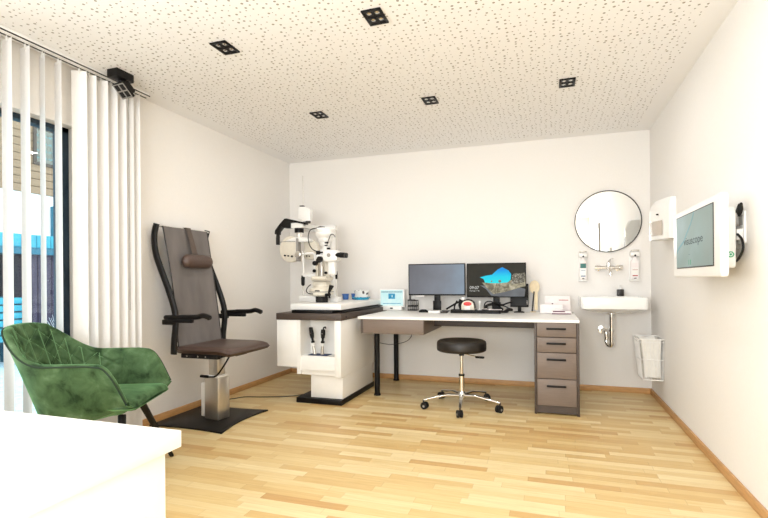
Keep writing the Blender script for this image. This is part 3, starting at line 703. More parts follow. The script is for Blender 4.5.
def wing(cx, cz, rx, rz, y, th, flip):
    b = MB()
    def P(a): # half-moon: straight inner edge, round outer edge
        x = math.cos(a) * rx; z = math.sin(a) * rz
        if flip * x > .55 * rx: x = flip * .55 * rx
        return (cx + x, cz + z)
    b.prism([P(2 * PI * k / 48) for k in range(48)], y - th, y + th, 'y', .012); return b
wb(wing(.320, 1.428, .130, .138, -.62, .034, 1), 'lens_wing', 'cream_plastic', ph)
wb(wing(.505, 1.425, .105, .110, -.56, .034, -1), 'lens_wing', 'cream_plastic', ph)
b = MB(); b.tube([(.205, -.657, 1.505), (.30, -.66, 1.512), (.385, -.657, 1.506)], .004, seg=6); wb(b, 'wing_seam', 'grey_plastic', ph)
b = MB(); b.prism([(.26, 1.515), (.36, 1.55), (.50, 1.545), (.56, 1.52), (.55, 1.50), (.27, 1.50)], -.655, -.56, 'y', .004); wb(b, 'top_bridge', 'white_plastic', ph)
for x_, z_, r_ in ((.262, 1.362, .009), (.302, 1.357, .008), (.345, 1.352, .010), (.395, 1.350, .008), (.445, 1.352, .007), (.485, 1.355, .008), (.515, 1.352, .006)):
    wb(MB().cyl((x_, -.668 if x_ < .4 else -.607, z_), (x_, -.63 if x_ < .4 else -.58, z_), r_), 'lens_dial', 'black', ph)
b = MB(); b.lathe([(0, 0), (.03, 0), (.034, .006), (.022, .012), (.016, .012), (0, .010)], (.42, -.668, 1.37), 24, Matrix.Rotation(PI / 2, 4, 'X')); wb(b, 'aperture_ring', 'steel', ph)
wb(MB().bb((.392, -.665, 1.30), (.420, -.60, 1.54), .006), 'nose_bridge', 'grey_plastic', ph)

ph.location.x += .026
# ------------------------------------------------------------------ slit lamp with chin rest
sl = thing('slit_lamp', 'white slit lamp microscope with black eyepieces on round black foot', 'slit lamp', (.825, -.90, .885))
Y0 = -.90
wb(MB().lathe([(0, 0), (.058, 0), (.060, .006), (.060, .052), (.055, .062), (0, .062)], (.828, Y0, .8855), 32), 'foot', 'rubber', sl)
b = MB(); b.lathe([(0, 0), (.075, 0), (.112, .014), (.118, .04), (.108, .075), (.085, .092), (0, .092)], (.825, Y0, .945), 32); b.box((.80, Y0 + .06, 1.06), (.15, .14, .06), .018); wb(b, 'base_casting', 'cream_plastic', sl)
b = MB(); b.box((.815, Y0 + .03, 1.115), (.19, .13, .04), .016); b.cyl((.755, Y0 - .05, 1.12), (.905, Y0 - .05, 1.12), .020); b.lathe([(0, 0), (.085, 0), (.085, .022), (0, .022)], (.83, Y0, 1.038), 32); wb(b, 'carriage', 'cream_plastic', sl)
b = MB(); b.bb((.765, Y0 - .015, 1.12), (.795, Y0 + .03, 1.30), .006); b.bb((.865, Y0 - .015, 1.12), (.905, Y0 + .03, 1.28), .006); b.cyl((.83, Y0 + .05, 1.12), (.83, Y0 + .05, 1.36), .018); wb(b, 'support_arm', 'cream_plastic', sl)
b = MB(); b.cyl((.845, Y0 - .03, 1.14), (.845, Y0 - .03, 1.24), .011); b.cyl((.845, Y0 - .03, 1.175), (.845, Y0 - .03, 1.19), .018); wb(b, 'micrometer_shaft', 'steel', sl)
b = MB(); b.prism(rrect(.885, 1.275, 1.035, 1.385, .03), Y0 - .10, Y0 + .0, 'y', .01); b.bb((.80, Y0 - .07, 1.30), (.90, Y0 - .01, 1.345), .01); b.bb((.93, Y0 - .08, 1.15), (1.00, Y0 - .02, 1.28), .01); wb(b, 'microscope_body', 'white_plastic', sl)
for dy in (-.085, -.025):
    b = MB(); b.cyl((1.02, Y0 + dy, 1.335), (1.06, Y0 + dy, 1.335), .019, .023); b.cyl((1.06, Y0 + dy, 1.335), (1.105, Y0 + dy, 1.332), .026, .024); wb(b, 'eyepiece', 'black', sl)
b = MB(); b.cyl((.855, Y0 - .11, 1.30), (.855, Y0 - .075, 1.30), .026); b.cyl((.80, Y0 - .10, 1.262), (.80, Y0 - .065, 1.262), .022); wb(b, 'control_knob', 'black', sl)
b = MB(); b.bb((.780, Y0 - .03, 1.27), (.812, Y0 + .02, 1.385), .006); b.bb((.80, Y0 - .03, 1.325), (.87, Y0 + .0, 1.350), .005); b.bb((.81, Y0 - .04, 1.36), (.90, Y0 - .01, 1.375), .004); wb(b, 'prism_holder', 'black', sl)
b = MB(); b.lathe([(0, 0), (.028, 0), (.030, .055), (.048, .060), (.052, .092), (.062, .098), (.070, .125), (.070, .132), (.088, .150), (.094, .172), (.094, .178), (.090, .182), (.096, .212), (.078, .230), (0, .235)], (.868, Y0, 1.372), 32); b.cyl((.84, Y0, 1.34), (.84, Y0, 1.40), .024); wb(b, 'lamp_housing', 'white_plastic', sl)
b = MB(); b.tube([(.79, Y0 - .02, 1.600), (.83, Y0 - .03, 1.607), (.875, Y0 - .02, 1.606)], [.010, .014, .008], seg=10); b.box((.915, Y0 - .07, 1.455), (.035, .02, .012), .003); b.box((.905, Y0 - .06, 1.43), (.025, .02, .010), .003); b.box((.93, Y0 - .06, 1.40), (.03, .02, .016), .003); wb(b, 'lamp_clip', 'black', sl)
b = MB(); b.tube(catmull([(.80, Y0 - .04, 1.602), (.735, Y0 - .05, 1.585), (.712, Y0 - .05, 1.52), (.722, Y0 - .05, 1.45), (.755, Y0 - .05, 1.40), (.80, Y0 - .04, 1.375)], 6), .0045, seg=8); wb(b, 'lamp_cable', 'black', sl)
b = MB(); b.tube(catmull([(.915, Y0 - .06, 1.44), (.935, Y0 - .06, 1.49), (.955, Y0 - .06, 1.53), (.985, Y0 - .06, 1.53), (1.0, Y0 - .06, 1.505)], 6), .004, seg=8); wb(b, 'hook_cable', 'dark_grey', sl)
b = MB(); b.tube(catmull([(.765, Y0 - .11, 1.06), (.735, Y0 - .12, 1.03), (.725, Y0 - .12, .995), (.75, Y0 - .12, .975), (.79, Y0 - .11, .97)], 6), .005, seg=8); wb(b, 'base_cable', 'dark_grey', sl)
b = MB(); b.tube([(.955, Y0 - .10, .93), (.950, Y0 - .10, .985), (.978, Y0 - .10, 1.05)], [.010, .010, .024], seg=12); b.cyl((.91, Y0 - .09, .96), (.96, Y0 - .10, .965), .014); wb(b, 'joystick', 'black', sl)
wb(MB().lathe([(.119, .040), (.1205, .044), (.119, .048)], (.825, Y0, .945), 32), 'seam_ring', 'grey_plastic', sl)
wb(MB().box((.835, Y0 - .113, 1.00), (.05, .004, .012), .001), 'name_strip', 'dark_grey', sl)
b = MB(); b.cyl((.775, Y0 - .06, 1.19), (.775, Y0 - .045, 1.19), .016); b.cyl((.885, Y0 - .04, 1.17), (.885, Y0 - .02, 1.17), .013); wb(b, 'clamp_knob', 'black', sl)
b = MB(); b.cyl((.95, Y0 - .105, 1.335), (.95, Y0 - .10, 1.335), .018); wb(b, 'side_dial', 'grey_plastic', sl)
cr = thing('chin_rest', 'white chin rest frame with black grip rods around slit lamp', 'chin rest', (.80, -.76, .885))
wb(MB().bb((.525, -.80, .8855), (.715, -.70, .945), .004), 'base_block', 'white_plastic', cr); wb(MB().bb((.86, -.80, .8855), (.955, -.70, .935), .004), 'base_block', 'white_plastic', cr)
for x_ in (.545, .915):
    wb(MB().cyl((x_, -.75, .94), (x_, -.75, 1.40 if x_ < .7 else 1.60), .0055 if x_ > .7 else .0085, seg=12), 'post', 'steel', cr)
b = MB(); b.tube([(.545, -.75, 1.15), (.545, -.75, 1.12), (.545, -.75, 1.06), (.546, -.75, 1.045)], [.015, .020, .018, .011], seg=12); wb(b, 'grip', 'black', cr)
b = MB(); b.tube([(.915, -.75, 1.19), (.915, -.75, 1.16), (.915, -.75, 1.11)], [.008, .014, .010], seg=12); wb(b, 'grip', 'black', cr)
b = MB(); b.tube([(.548, -.75, 1.355), (.548, -.75, 1.16), (.550, -.75, 1.15)], .010, seg=10); b.tube([(.548, -.75, 1.365), (.60, -.755, 1.372), (.66, -.755, 1.372), (.685, -.75, 1.355)], .012, seg=10, up=(0, 1, 0)); b.bb((.544, -.765, 1.135), (.690, -.735, 1.165), .006); b.bb((.672, -.76, 1.15), (.692, -.74, 1.36), .005); b.bb((.56, -.77, 1.165), (.65, -.74, 1.18), .004)
wb(b, 'rest_frame', 'white_plastic', cr)

# cups and tray on the table top
cu = thing('plastic_cup', 'small blue plastic cup beside the slit lamp', 'cup', (.792, -.235, .885), 0, 'blue cups on the instrument table')
MB().lathe([(0, .001), (.030, .001), (.037, .058), (.041, .058), (.041, .064), (.034, .064), (.028, .006), (0, .006)], seg=32).build('cup', 'blue_cup', cu)
# (the second, smaller and further back)
c2 = dup(cu, (.850, -.115, .885), 'blue plastic cup further back, half behind the cyan tray')
cu.name = 'plastic_cup'
ty = thing('shallow_tray', 'cyan shallow round tray on the instrument table', 'tray', (.965, -.20, .885), 0)
MB().lathe([(0, .001), (.075, .001), (.098, .028), (.102, .028), (.078, .006), (0, .006)], seg=40).build('tray', 'cyan_tray', ty)
sw = mat('spotted_wrap', rgb(240, 238, 234), 0.6); nt = sw.node_tree; nb = NB(nt)
v = nt.nodes.new('ShaderNodeTexVoronoi'); v.inputs['Scale'].default_value = 26; tcx = nt.nodes.new('ShaderNodeTexCoord'); nt.links.new(tcx.outputs['Object'], v.inputs['Vector'])
nt.links.new(nb.mix(nb.m('LESS_THAN', v.outputs['Distance'], .34), rgb(240, 238, 234), rgb(60, 54, 54)), nt.nodes['Principled BSDF'].inputs['Base Color']); M['spotted'] = sw
b = MB(); b.grid(lambda u, v: (.082 * (1 - .12 * math.sin(v * PI) ** 4) * math.cos(2 * PI * u) * (1 if 0 < v < 1 else .0), .050 * math.sin(2 * PI * u) * (1 if 0 < v < 1 else .0), -.0 + .098 * v + .006 * math.sin(6 * PI * u) * (v > .6)), 40, 14, True)
tag(b.build('tissue_bag', 'spotted', loc=(.965, -.20, .892), ang=60), 'white soft pack with black spots lying in the cyan tray', 'tissue pack')

# ------------------------------------------------------------------ long desk
dk = thing('long_desk', 'long white-topped desk along the back wall with brown drawer box', 'desk', (2.2, -.5, 0))
wb(MB().prism(rrect(1.246, -1.03, 3.135, -.012, .006), .743, .766, 'z', .002), 'desk_top', 'white_worktop', dk)
b = MB(); b.bb((1.278, -1.02, .613), (1.864, -.25, .742), .002); dr = wb(b, 'drawer_box', 'taupe', dk)
wb(MB().bb((1.278, -1.0235, .613), (1.298, -1.015, .742), .001), 'end_strip', 'taupe_dark', dk)
wb(MB().bb((1.299, -1.0235, .617), (1.850, -1.015, .738), .0015), 'drawer_front', 'taupe', dk)
for x_, y_ in ((1.35, -.79), (1.32, -.08)):
    b = MB(); b.cyl((x_, y_, .012), (x_, y_, .614), .026); b.cyl((x_, y_, .0005), (x_, y_, .014), .033, .033); wb(b, 'leg', 'black_metal', dk)
b = MB(); b.bb((1.864, -.60, .655), (2.79, -.592, .715)); b.bb((1.864, -.60, .655), (2.79, -.42, .661)); b.bb((1.864, -.428, .655), (2.79, -.42, .742)); wb(b, 'cable_tray', 'taupe_dark', dk)
rnd = random.Random(11); 
for k in range(4):
    b = MB(); b.tube(catmull([(1.9 + .88 * q / 9, -.56 + rnd.uniform(-.03, .10), .685 + rnd.uniform(-.012, .038)) for q in range(10)], 5), .006, seg=6)
    wb(b, 'desk_cable', 'black' if k % 2 else 'dark_grey', dk)
b = MB(); b.tube(catmull([(1.42, -.12, .70), (1.44, -.10, .60), (1.47, -.08, .53), (1.50, -.10, .49), (1.46, -.2, .44), (1.33, -.3, .42), (1.22, -.40, .45)], 8), .0035, seg=6)
wb(b, 'hanging_cable', 'dark_grey', dk)
pd = thing('drawer_cabinet', 'brown four-drawer cabinet carrying the right end of the desk', 'drawer cabinet', (2.96, -.5, 0))
b = MB(); b.bb((2.79, -1.028, 0.0005), (2.808, -.04, .7425), .001); b.bb((3.113, -1.028, .0005), (3.132, -.04, .7425), .001); b.bb((2.808, -.06, .01), (3.113, -.04, .7425)); b.bb((2.808, -1.0, .06), (3.113, -.06, .075)); b.bb((2.808, -1.0, .728), (3.113, -.06, .7425)); wb(b, 'carcass', 'taupe_dark', pd)
wb(MB().bb((2.808, -1.015, .012), (3.113, -1.0, .070)), 'plinth', 'taupe_dark', pd)
for z0, z1, hz in ((.628, .740, .695), (.505, .622, .577), (.293, .499, .448), (.074, .287, .234)):
    d_ = wb(MB().bb((2.811, -1.026, z0), (3.110, -.40, z1), .0015), 'drawer', 'taupe', pd)
    b = MB(); b.bb((2.884, -1.052, hz - .008), (3.032, -1.042, hz + .008), .003); b.bb((2.890, -1.045, hz - .006), (2.902, -1.025, hz + .006)); b.bb((3.014, -1.045, hz - .006), (3.026, -1.025, hz + .006)); wb(b, 'drawer_handle', 'black', d_)

# ------------------------------------------------------------------ monitors
def monitor(name, label, cx, y, z0, wd, ht, scr, group, rz=0, stand=True, bez=.010):
    t = thing(name, label, 'monitor', (cx, y, .766), rz, group); h0 = z0 - .766
    b = MB(); b.box((0, .014, h0 + ht / 2), (wd, .026, ht), .004); b.box((0, .036, h0 + ht * .48), (wd * .6, .03, ht * .6), .012); b.build('case', 'black', t)
    s_ = MB().box((0, 0, 0), (wd - 2 * bez, .0016, ht - 2 * bez - .004)).build('screen', scr, t, loc=(0, .0005, h0 + ht / 2 + .002))
    b = MB()
    if stand:
        b.box((0, .045, (h0 + .12) / 2 + .006), (.062, .022, h0 + .11), .004); b.prism(rrect(-.11, -.005, .11, .15, .01), .0005, .010, 'z', .002); b.box((0, .03, h0 * .35), (.085, .012, h0 * .65), .004)
    else:
        b.box((0, .03, h0 / 2 + .012), (.035, .02, h0 + .02), .004); b.prism([(-.05, -.05), (.05, -.05), (.032, .05), (-.032, .05)], .0005, .009, 'z', .002)
    b.build('stand', 'black', t)
    return t, s_
t1, s1 = monitor('computer_monitor', 'black desk monitor with blank grey-blue screen', 1.818, -.28, .935, .592, .325, 'screen_blue', None)
b = MB(); b.box((-.17, .01, .163), (.09, .02, .010), .002); b.build('sticker', 'paper', t1)
t2, s2 = monitor('computer_monitor', 'black desk monitor showing blue sky seen through a cave', 2.415, -.28, .918, .572, .338, 'screen_dark', None)
def overlay(parent, poly, y, mt, name='picture'):
    return MB().prism(poly, y - .0004, y, 'y').build(name, mt, parent)
sc2 = lambda px, py: ((px - 496) / 58 * .572 + .003, -(py - 280.8) / 37 * .338 + .004)
K = -.0010
overlay(s2, [sc2(*p) for p in ((480, 287), (486, 291), (491, 298), (499, 299), (512, 299), (523, 299), (524, 291), (514, 288), (500, 288.5))], K, 'screen_haze')
overlay(s2, [sc2(*p) for p in ((482, 284), (487, 290), (493, 296.5), (505, 294), (520, 289), (524, 288), (524, 275), (518, 275.5), (514, 279), (508, 283))], K - .0006, 'screen_sand')
overlay(s2, [sc2(*p) for p in ((511, 286), (523, 284), (523.6, 273.5), (519, 274.5), (514, 274), (511, 277))], K - .0012, 'screen_rock')
overlay(s2, [sc2(*p) for p in ((480, 278.3), (483.5, 280), (485, 284), (490, 284.6), (498, 284.8), (507, 284), (510, 281), (510.5, 275), (508, 271.2), (502, 267.6), (497.5, 270), (492, 275.5), (486, 276.5))], K - .0018, 'screen_cyan')
for px_, r_ in ((491.5, .8), (499.5, 1.4)):
    overlay(s2, [sc2(px_ + r_ * math.cos(a * PI / 6), 282.6 + r_ * 1.1 * math.sin(a * PI / 6)) for a in range(12)], K - .0024, 'screen_rock')
text('clock_text', '09:07', .042, 'screen_text', s2, (sc2(469.5, 0)[0], -.0012, sc2(0, 291)[1]), (PI / 2, 0, 0))
text('date_text', 'Dienstag, 7. Mai', .0155, 'screen_text', s2, (sc2(469.5, 0)[0], -.0012, sc2(0, 293.4)[1]), (PI / 2, 0, 0))
t3, s3 = monitor('small_monitor', 'small dark monitor behind the lower right of the cave-picture monitor', 2.630, -.17, .818, .175, .232, 'black', None, 0, False)
b = MB(); 
for q in range(3): b.box((.074, -.001, .085 + q * .014), (.008, .002, .006), .001)
b.build('button', 'paper', t3)
# small instrument display at the left end
ds = thing('instrument_display', 'small white instrument with mint touch screen at desk\'s left end', 'display', (1.290, -.13, .766), math.radians(3))
b = MB(); b.box((0, .03, .024), (.232, .11, .046), .006); b.build('base', 'white_plastic', ds)
b = MB(); b.box((0, .018, .135), (.285, .028, .20), .008); b.build('case', 'white_plastic', ds)
d_ = MB().box((0, 0, 0), (.25, .0016, .168)).build('screen', 'screen_mint', ds, loc=(0, .0035, .137))
MB().box((0, -.0012, .018), (.074, .0006, .058)).build('icon_block', 'screen_ui', d_)
MB().box((0, -.0012, .064), (.235, .0006, .009)).build('title_bar', 'screen_ui_dark', d_)
MB().box((0, -.0012, -.061), (.20, .0006, .006)).build('button_row', 'screen_ui', d_)
MB().box((.004, -.0018, .018), (.010, .0004, .024)).build('arrow_icon', 'screen_mint', d_)
b = MB(); b.box((.005, -.0315, .026), (.030, .004, .014), .002); b.build('sensor', 'black', ds)
# wire organiser
og = thing('desk_organiser', 'small black wire organiser between instrument display and monitor', 'desk organiser', (1.515, -.075, .766))
b = MB()
for x_ in (-.045, .0, .045):
    for y_ in (-.04, .04): b.cyl((x_, y_, .001), (x_, y_, .112), .0045, seg=8)
for z_ in (.004, .045, .108):
    b.bb((-.05, -.044, z_ - .003), (.05, -.036, z_ + .004)); b.bb((-.05, .036, z_ - .003), (.05, .044, z_ + .004)); b.bb((-.05, -.04, z_ - .003), (-.042, .04, z_ + .004)); b.bb((.042, -.04, z_ - .003), (.05, .04, z_ + .004))
b.bb((-.05, -.044, .112), (.012, .044, .118)); b.bb((-.05, .03, .112), (-.04, .044, .20)); b.build('frame', 'black_metal', og)
MB().bb((-.042, -.036, .050), (.042, .034, .058)).build('shelf', 'dark_grey', og)
# mouse, pad/keyboard, black lamp arm
b = MB(); b.grid(lambda u, v: (.032 * math.cos(2 * PI * u) * math.cos(v * PI / 2) ** .6 * 1.5, .030 * math.sin(2 * PI * u) * math.cos(v * PI / 2) ** .6, .001 + .030 * math.sin(v * PI / 2)), 24, 8, True)
tag(b.build('computer_mouse', 'black', loc=(1.70, -.36, .766), ang=180), 'black computer mouse left of the monitor stand', 'mouse')
kb = thing('card_reader', 'white flat card reader in front of the grey-blue monitor', 'card reader', (1.835, -.43, .766), 0)
b = MB(); b.prism(rrect(-.06, -.05, .06, .06, .012), .001, .026, 'z', .004); b.build('body', 'white_plastic', kb)
b = MB(); b.prism(rrect(.055, -.03, .13, .03, .012), .001, .016, 'z', .004); b.build('plug_block', 'dark_grey', kb)
for k in range(3): MB().bb((-.045 + k * .03, -.035, .0255), (-.022 + k * .03, .0, .028), .001).build('key', 'grey_plastic', kb)
# tray with red-capped warmer, phone and cables
tr = thing('desk_tray', 'long low black tray in front of the two monitors', 'tray', (2.235, -.36, .766))
b = MB(); b.bb((-.245, -.07, .001), (.235, .045, .026), .003); b.bb((-.245, -.07, .020), (.235, -.065, .034)); b.bb((-.245, .040, .020), (.235, .045, .034)); b.bb((-.245, -.07, .020), (-.240, .045, .034)); b.bb((.230, -.07, .020), (.235, .045, .034)); b.build('tray', 'black', tr)
rd_ = thing('desk_dispenser', 'rounded white desk dispenser with red oval label in the black tray', 'dispenser', (2.155, -.372, .7925))
b = MB(); b.prism([(-.062, 0), (.062, 0), (.062, .045), (.056, .07), (.040, .088), (.015, .097), (-.015, .097), (-.040, .088), (-.056, .07), (-.062, .045)], -.035, .030, 'y', .003); b.build('body', 'cream_plastic', rd_)
b = MB(); b.tube([(-.066, .0, .02), (-.066, 0, .05), (-.058, 0, .078), (-.035, 0, .098), (0, 0, .105), (.035, 0, .098), (.058, 0, .078), (.066, 0, .05), (.066, 0, .02)], .007, seg=8, up=(0, 1, 0)); b.build('rim', 'black', rd_)
b = MB(); b.lathe([(0, 0), (.040, 0), (.038, .004), (0, .006)], (.0, -.036, .066), 28, Matrix.Rotation(PI / 2, 4, 'X') @ Matrix.Diagonal((1, .48, 1, 1))); b.build('oval_label', 'red', rd_)
b = MB(); b.bb((-.030, -.040, .004), (.026, -.034, .044), .003); b.build('slot', 'white_plastic', rd_)
for i_, (x_, z_) in enumerate(((-.155, 0), )):
    pass
b = MB(); b.tube(catmull([(1.93, -.33, .80), (1.98, -.33, .83), (2.04, -.33, .865), (2.09, -.33, .885)], 6), .009, seg=8); b.tube([(2.085, -.33, .775), (2.07, -.33, .84), (2.085, -.33, .895)], [.014, .02, .026], seg=10); b.tube([(2.01, -.34, .774), (2.015, -.34, .83), (2.04, -.34, .885)], .008, seg=8)
arm_ = thing('gooseneck_holder', 'black angled holder with white tip at the tray\'s left end', 'holder', (2.04, -.33, .766)); wb(b, 'arm', 'black', arm_)
wb(MB().lathe([(0, -.02), (.02, -.014), (.024, 0), (.02, .014), (0, .02)], (2.10, -.335, .905), 20), 'white_tip', 'white_plastic', arm_)
wb(MB().cyl((2.105, -.36, .79), (2.125, -.36, .875), .006), 'pink_stick', 'pinkish', arm_)
b = MB(); b.lathe([(0, 0), (.02, 0), (.02, .01), (.006, .014), (.005, .07), (.012, .075), (.012, .09), (0, .095)], (0, 0, .0), 16)
tag(b.build('pen_holder', 'white_plastic', loc=(2.265, -.36, .7925)), 'small white upright pen in the black tray beside red label', 'pen')
rnd = random.Random(21); b = MB()
b.tube(catmull([(2.29, -.30, .79), (2.33, -.31, .83), (2.38, -.30, .845), (2.44, -.31, .83), (2.48, -.30, .80), (2.43, -.33, .785), (2.36, -.32, .80), (2.32, -.31, .835), (2.40, -.29, .86), (2.47, -.29, .845), (2.52, -.28, .86), (2.56, -.25, .87)], 8), .008, seg=8)
b.tube(catmull([(2.30, -.29, .785), (2.31, -.29, .86), (2.36, -.28, .878), (2.42, -.28, .85), (2.50, -.27, .83), (2.55, -.26, .80)], 8), .006, seg=8)
tag(b.build('coiled_cable', 'black'), 'tangle of black coiled cable behind the tray under the cave monitor', 'cable')
b = MB(); b.box((2.415, -.385, .8035), (.12, .07, .004), .0, rot=.2); b.box((2.345, -.375, .8075), (.10, .045, .004), .001, rot=-.4)
tag(b.build('paper_slip', 'pinkish'), 'pale paper slips lying over the right end of the tray', 'paper')
b = MB(); b.tube([(2.50, -.37, .782), (2.54, -.35, .805), (2.57, -.32, .80)], [.012, .018, .013], seg=10); tag(b.build('telephone_receiver', 'black'), 'small black receiver beside the paper slips on the desk', 'receiver')
# paddle occluder
pa = thing('occluder_paddle', 'upright beige occluder paddle with dark handle right of monitors', 'occluder', (2.757, -.10, .766))
b = MB(); b.lathe([(0, 0), (.030, 0), (.030, .006), (0, .008)], (0, 0, .0), 20); b.build('foot', 'beech', pa)
b = MB(); b.cyl((-.008, 0, .006), (.012, 0, .205), .007, .008); b.build('handle', 'dark_grey', pa)
b = MB(); b.grid(lambda u, v: (.016 + .045 * v * math.cos(2 * PI * u), -.003, .250 + .062 * v * math.sin(2 * PI * u)), 32, 5, True); b.grid(lambda u, v: (.016 + .045 * v * math.cos(-2 * PI * u), .003, .250 + .062 * v * math.sin(-2 * PI * u)), 32, 5, True); b.tube([(.016 + .045 * math.cos(2 * PI * k / 32), 0, .25 + .062 * math.sin(2 * PI * k / 32)) for k in range(32)], .004, seg=6, closed=True)
b.bb((.014, -.002, .02), (.045, .002, .20)); b.build('paddle', 'beech', pa)
# brochure boxes at the right end
bx = thing('leaflet_box', 'upright pale box with thin red line at desk\'s right end', 'box', (2.985, -.205, .766))
MB().box((0, 0, .083), (.228, .045, .165), .002).build('box', 'pinkish', bx)
b = MB(); b.box((.055, -.0235, .126), (.085, .001, .006)); b.build('red_line', 'label_red', bx)
b = MB(); b.box((-.045, -.0235, .09), (.014, .001, .012)); b.build('dark_mark', 'plum', bx)
bw = thing('white_carton', 'low white carton in front of the upright pale box', 'box', (2.930, -.275, .766))
MB().box((0, 0, .045), (.205, .06, .085), .002).build('carton', 'paper', bw)
b = MB(); b.box((.075, -.0307, .052), (.09, .001, .008)); b.build('grey_print', 'pinkish', bw)
pm = thing('flat_packet', 'flat white packet with plum print lying before the white carton', 'packet', (3.015, -.345, .766))
MB().box((0, 0, .016), (.175, .055, .030), .002).build('packet', 'pinkish', pm)
MB().box((-.02, -.0282, .026), (.105, .001, .010)).build('plum_print', 'plum', pm)
MB().box((.0, -.0282, .006), (.165, .001, .008)).build('plum_edge', 'plum', pm)

# ------------------------------------------------------------------ rolling stool
st = thing('rolling_stool', 'black round stool on chrome five-castor base before desk', 'stool', (2.192, -1.0, 0))
b = MB(); b.lathe([(0, .485), (.195, .485), (.207, .492), (.210, .505), (.210, .552), (.205, .568), (.190, .577), (.15, .572), (0, .560)], seg=64); b.build('seat', 'leather_black', st, ang=60)
b = MB(); b.cyl((0, 0, .468), (0, 0, .486), .05, .09); b.build('seat_plate', 'black', st)
b = MB(); b.cyl((0, 0, .445), (0, 0, .470), .022); b.cyl((0, 0, .272), (0, 0, .286), .026); b.build('collar', 'black', st)
b = MB(); b.cyl((0, 0, .28), (0, 0, .45), .0145); b.cyl((0, 0, .10), (0, 0, .275), .023); b.lathe([(0, .075), (.032, .075), (.036, .09), (.034, .125), (.024, .14), (0, .14)], seg=24); b.build('gas_column', 'chrome', st)
b = MB(); b.tube([(.02, -.02, .465), (.10, -.05, .455), (.13, -.06, .452)], .004, seg=8); lv = b.build('height_lever', 'chrome', st)
MB().box((.165, -.07, .446), (.075, .03, .016), .006, rot=-.2).build('paddle', 'black', lv)
for k, a in enumerate((205, 277, 347, 60, 132)):
    a = math.radians(a); ca, sa = math.cos(a), math.sin(a); R_ = .335
    b = MB(); b.tube([(.025 * ca, .025 * sa, .105), (.13 * ca, .13 * sa, .112), (R_ * .93 * ca, R_ * .93 * sa, .082), (R_ * ca, R_ * sa, .076)], [.019, .016, .012, .011], seg=12, flat=.75)
    lg = b.build('leg', 'chrome', st)
    b = MB(); b.cyl((R_ * ca, R_ * sa, .055), (R_ * ca, R_ * sa, .078), .006); ax_ = a + .9 + k
    ux, uy = math.cos(ax_), math.sin(ax_); vx, vy = -uy * .012, ux * .012; cx_, cy_ = R_ * ca + vx, R_ * sa + vy
    for s_ in (-1, 1): b.cyl((cx_ + ux * .006 * s_, cy_ + uy * .006 * s_, .0305), (cx_ + ux * .022 * s_, cy_ + uy * .022 * s_, .0305), .030, seg=24)
    b.box((cx_, cy_, .040), (.02, .02, .03), .004); b.build('castor', 'rubber', lg)
    b = MB()
    for s_ in (-1, 1): b.cyl((cx_ + ux * .0222 * s_, cy_ + uy * .0222 * s_, .0265), (cx_ + ux * .0235 * s_, cy_ + uy * .0235 * s_, .0265), .010, seg=16)
    b.build('castor_cap', 'grey_plastic', lg)

# ------------------------------------------------------------------ mirror, sink, tap, dispensers
mi = thing('round_mirror', 'round wall mirror with thin dark rim above the sink', 'mirror', (3.452, 0, 1.648))
RX = Matrix.Rotation(PI / 2, 4, 'X')
MB().lathe([(0, .010), (.292, .010), (.292, .013), (0, .013)], (0, 0, 0), 96, RX).build('glass', 'mirror', mi)
MB().lathe([(.290, .001), (.299, .001), (.299, .020), (.292, .020), (.290, .013)], (0, 0, 0), 96, RX).build('rim', 'dark_grey', mi)
sk = thing('wash_basin', 'white ceramic wall basin under the round mirror', 'wash basin', (3.457, 0, 0))
def basin(b):
    x0, x1, y0, y1 = -.275, .275, -.425, -.001
    o = rrect(x0, y0, x1, y1, .03, 5); i_ = rrect(x0 + .035, y0 + .03, x1 - .035, y1 - .10, .04, 5)
    t = bmesh.new(); 
    def ring(pl_, z, s=1.0, c=(0, -.21)): return [t.verts.new((c[0] + (x - c[0]) * s, c[1] + (y - c[1]) * s, z)) for x, y in pl_]
    R = [ring(o, .775, .25), ring(o, .785, .5), ring(o, .805, .82), ring(o, .822, .985), ring(o, .840), ring(o, .920), ring(o, .925, .99), ring(i_, .925, 1.0), ring(i_, .912, .97), ring(i_, .85, .80), ring(i_, .825, .4)]
    n = len(o)
    for A, B in zip(R, R[1:]):
        for k in range(n): t.faces.new((A[k], A[(k + 1) % n], B[(k + 1) % n], B[k]))
    t.faces.new(R[0][::-1]); t.faces.new(R[-1]); bmesh.ops.recalc_face_normals(t, faces=t.faces); b._merge(t)
b = MB(); basin(b); b.build('basin', 'ceramic', sk, ang=40)
b = MB(); b.cyl((0, -.21, .765), (0, -.21, .780), .034); b.cyl((0, -.21, .50), (0, -.21, .765), .0165); b.cyl((0, -.21, .60), (0, -.21, .62), .023)
b.tube(catmull([(0, -.21, .51), (0, -.205, .475), (-.012, -.18, .462), (-.03, -.16, .475), (-.04, -.15, .51), (-.04, -.15, .585), (-.045, -.13, .60), (-.06, -.06, .60), (-.06, -.004, .60)], 6), .0165, seg=14)
b.cyl((-.035, -.155, .53), (-.035, -.155, .55), .022); b.lathe([(0, .001), (.04, .001), (.038, .010), (.018, .014), (0, .014)], (-.06, 0, .60), 28, RX); b.build('trap', 'chrome', sk, ang=60)
tp = thing('wall_tap', 'chrome wall-mounted mixer tap below the mirror', 'tap', (3.453, 0, 1.197))
b = MB(); b.cyl((-.115, -.055, 0), (.115, -.055, 0), .018); b.lathe([(0, .001), (.032, .001), (.030, .012), (.014, .016), (0, .016)], (-.085, 0, 0), 24, RX); b.lathe([(0, .001), (.032, .001), (.030, .012), (.014, .016), (0, .016)], (.085, 0, 0), 24, RX)
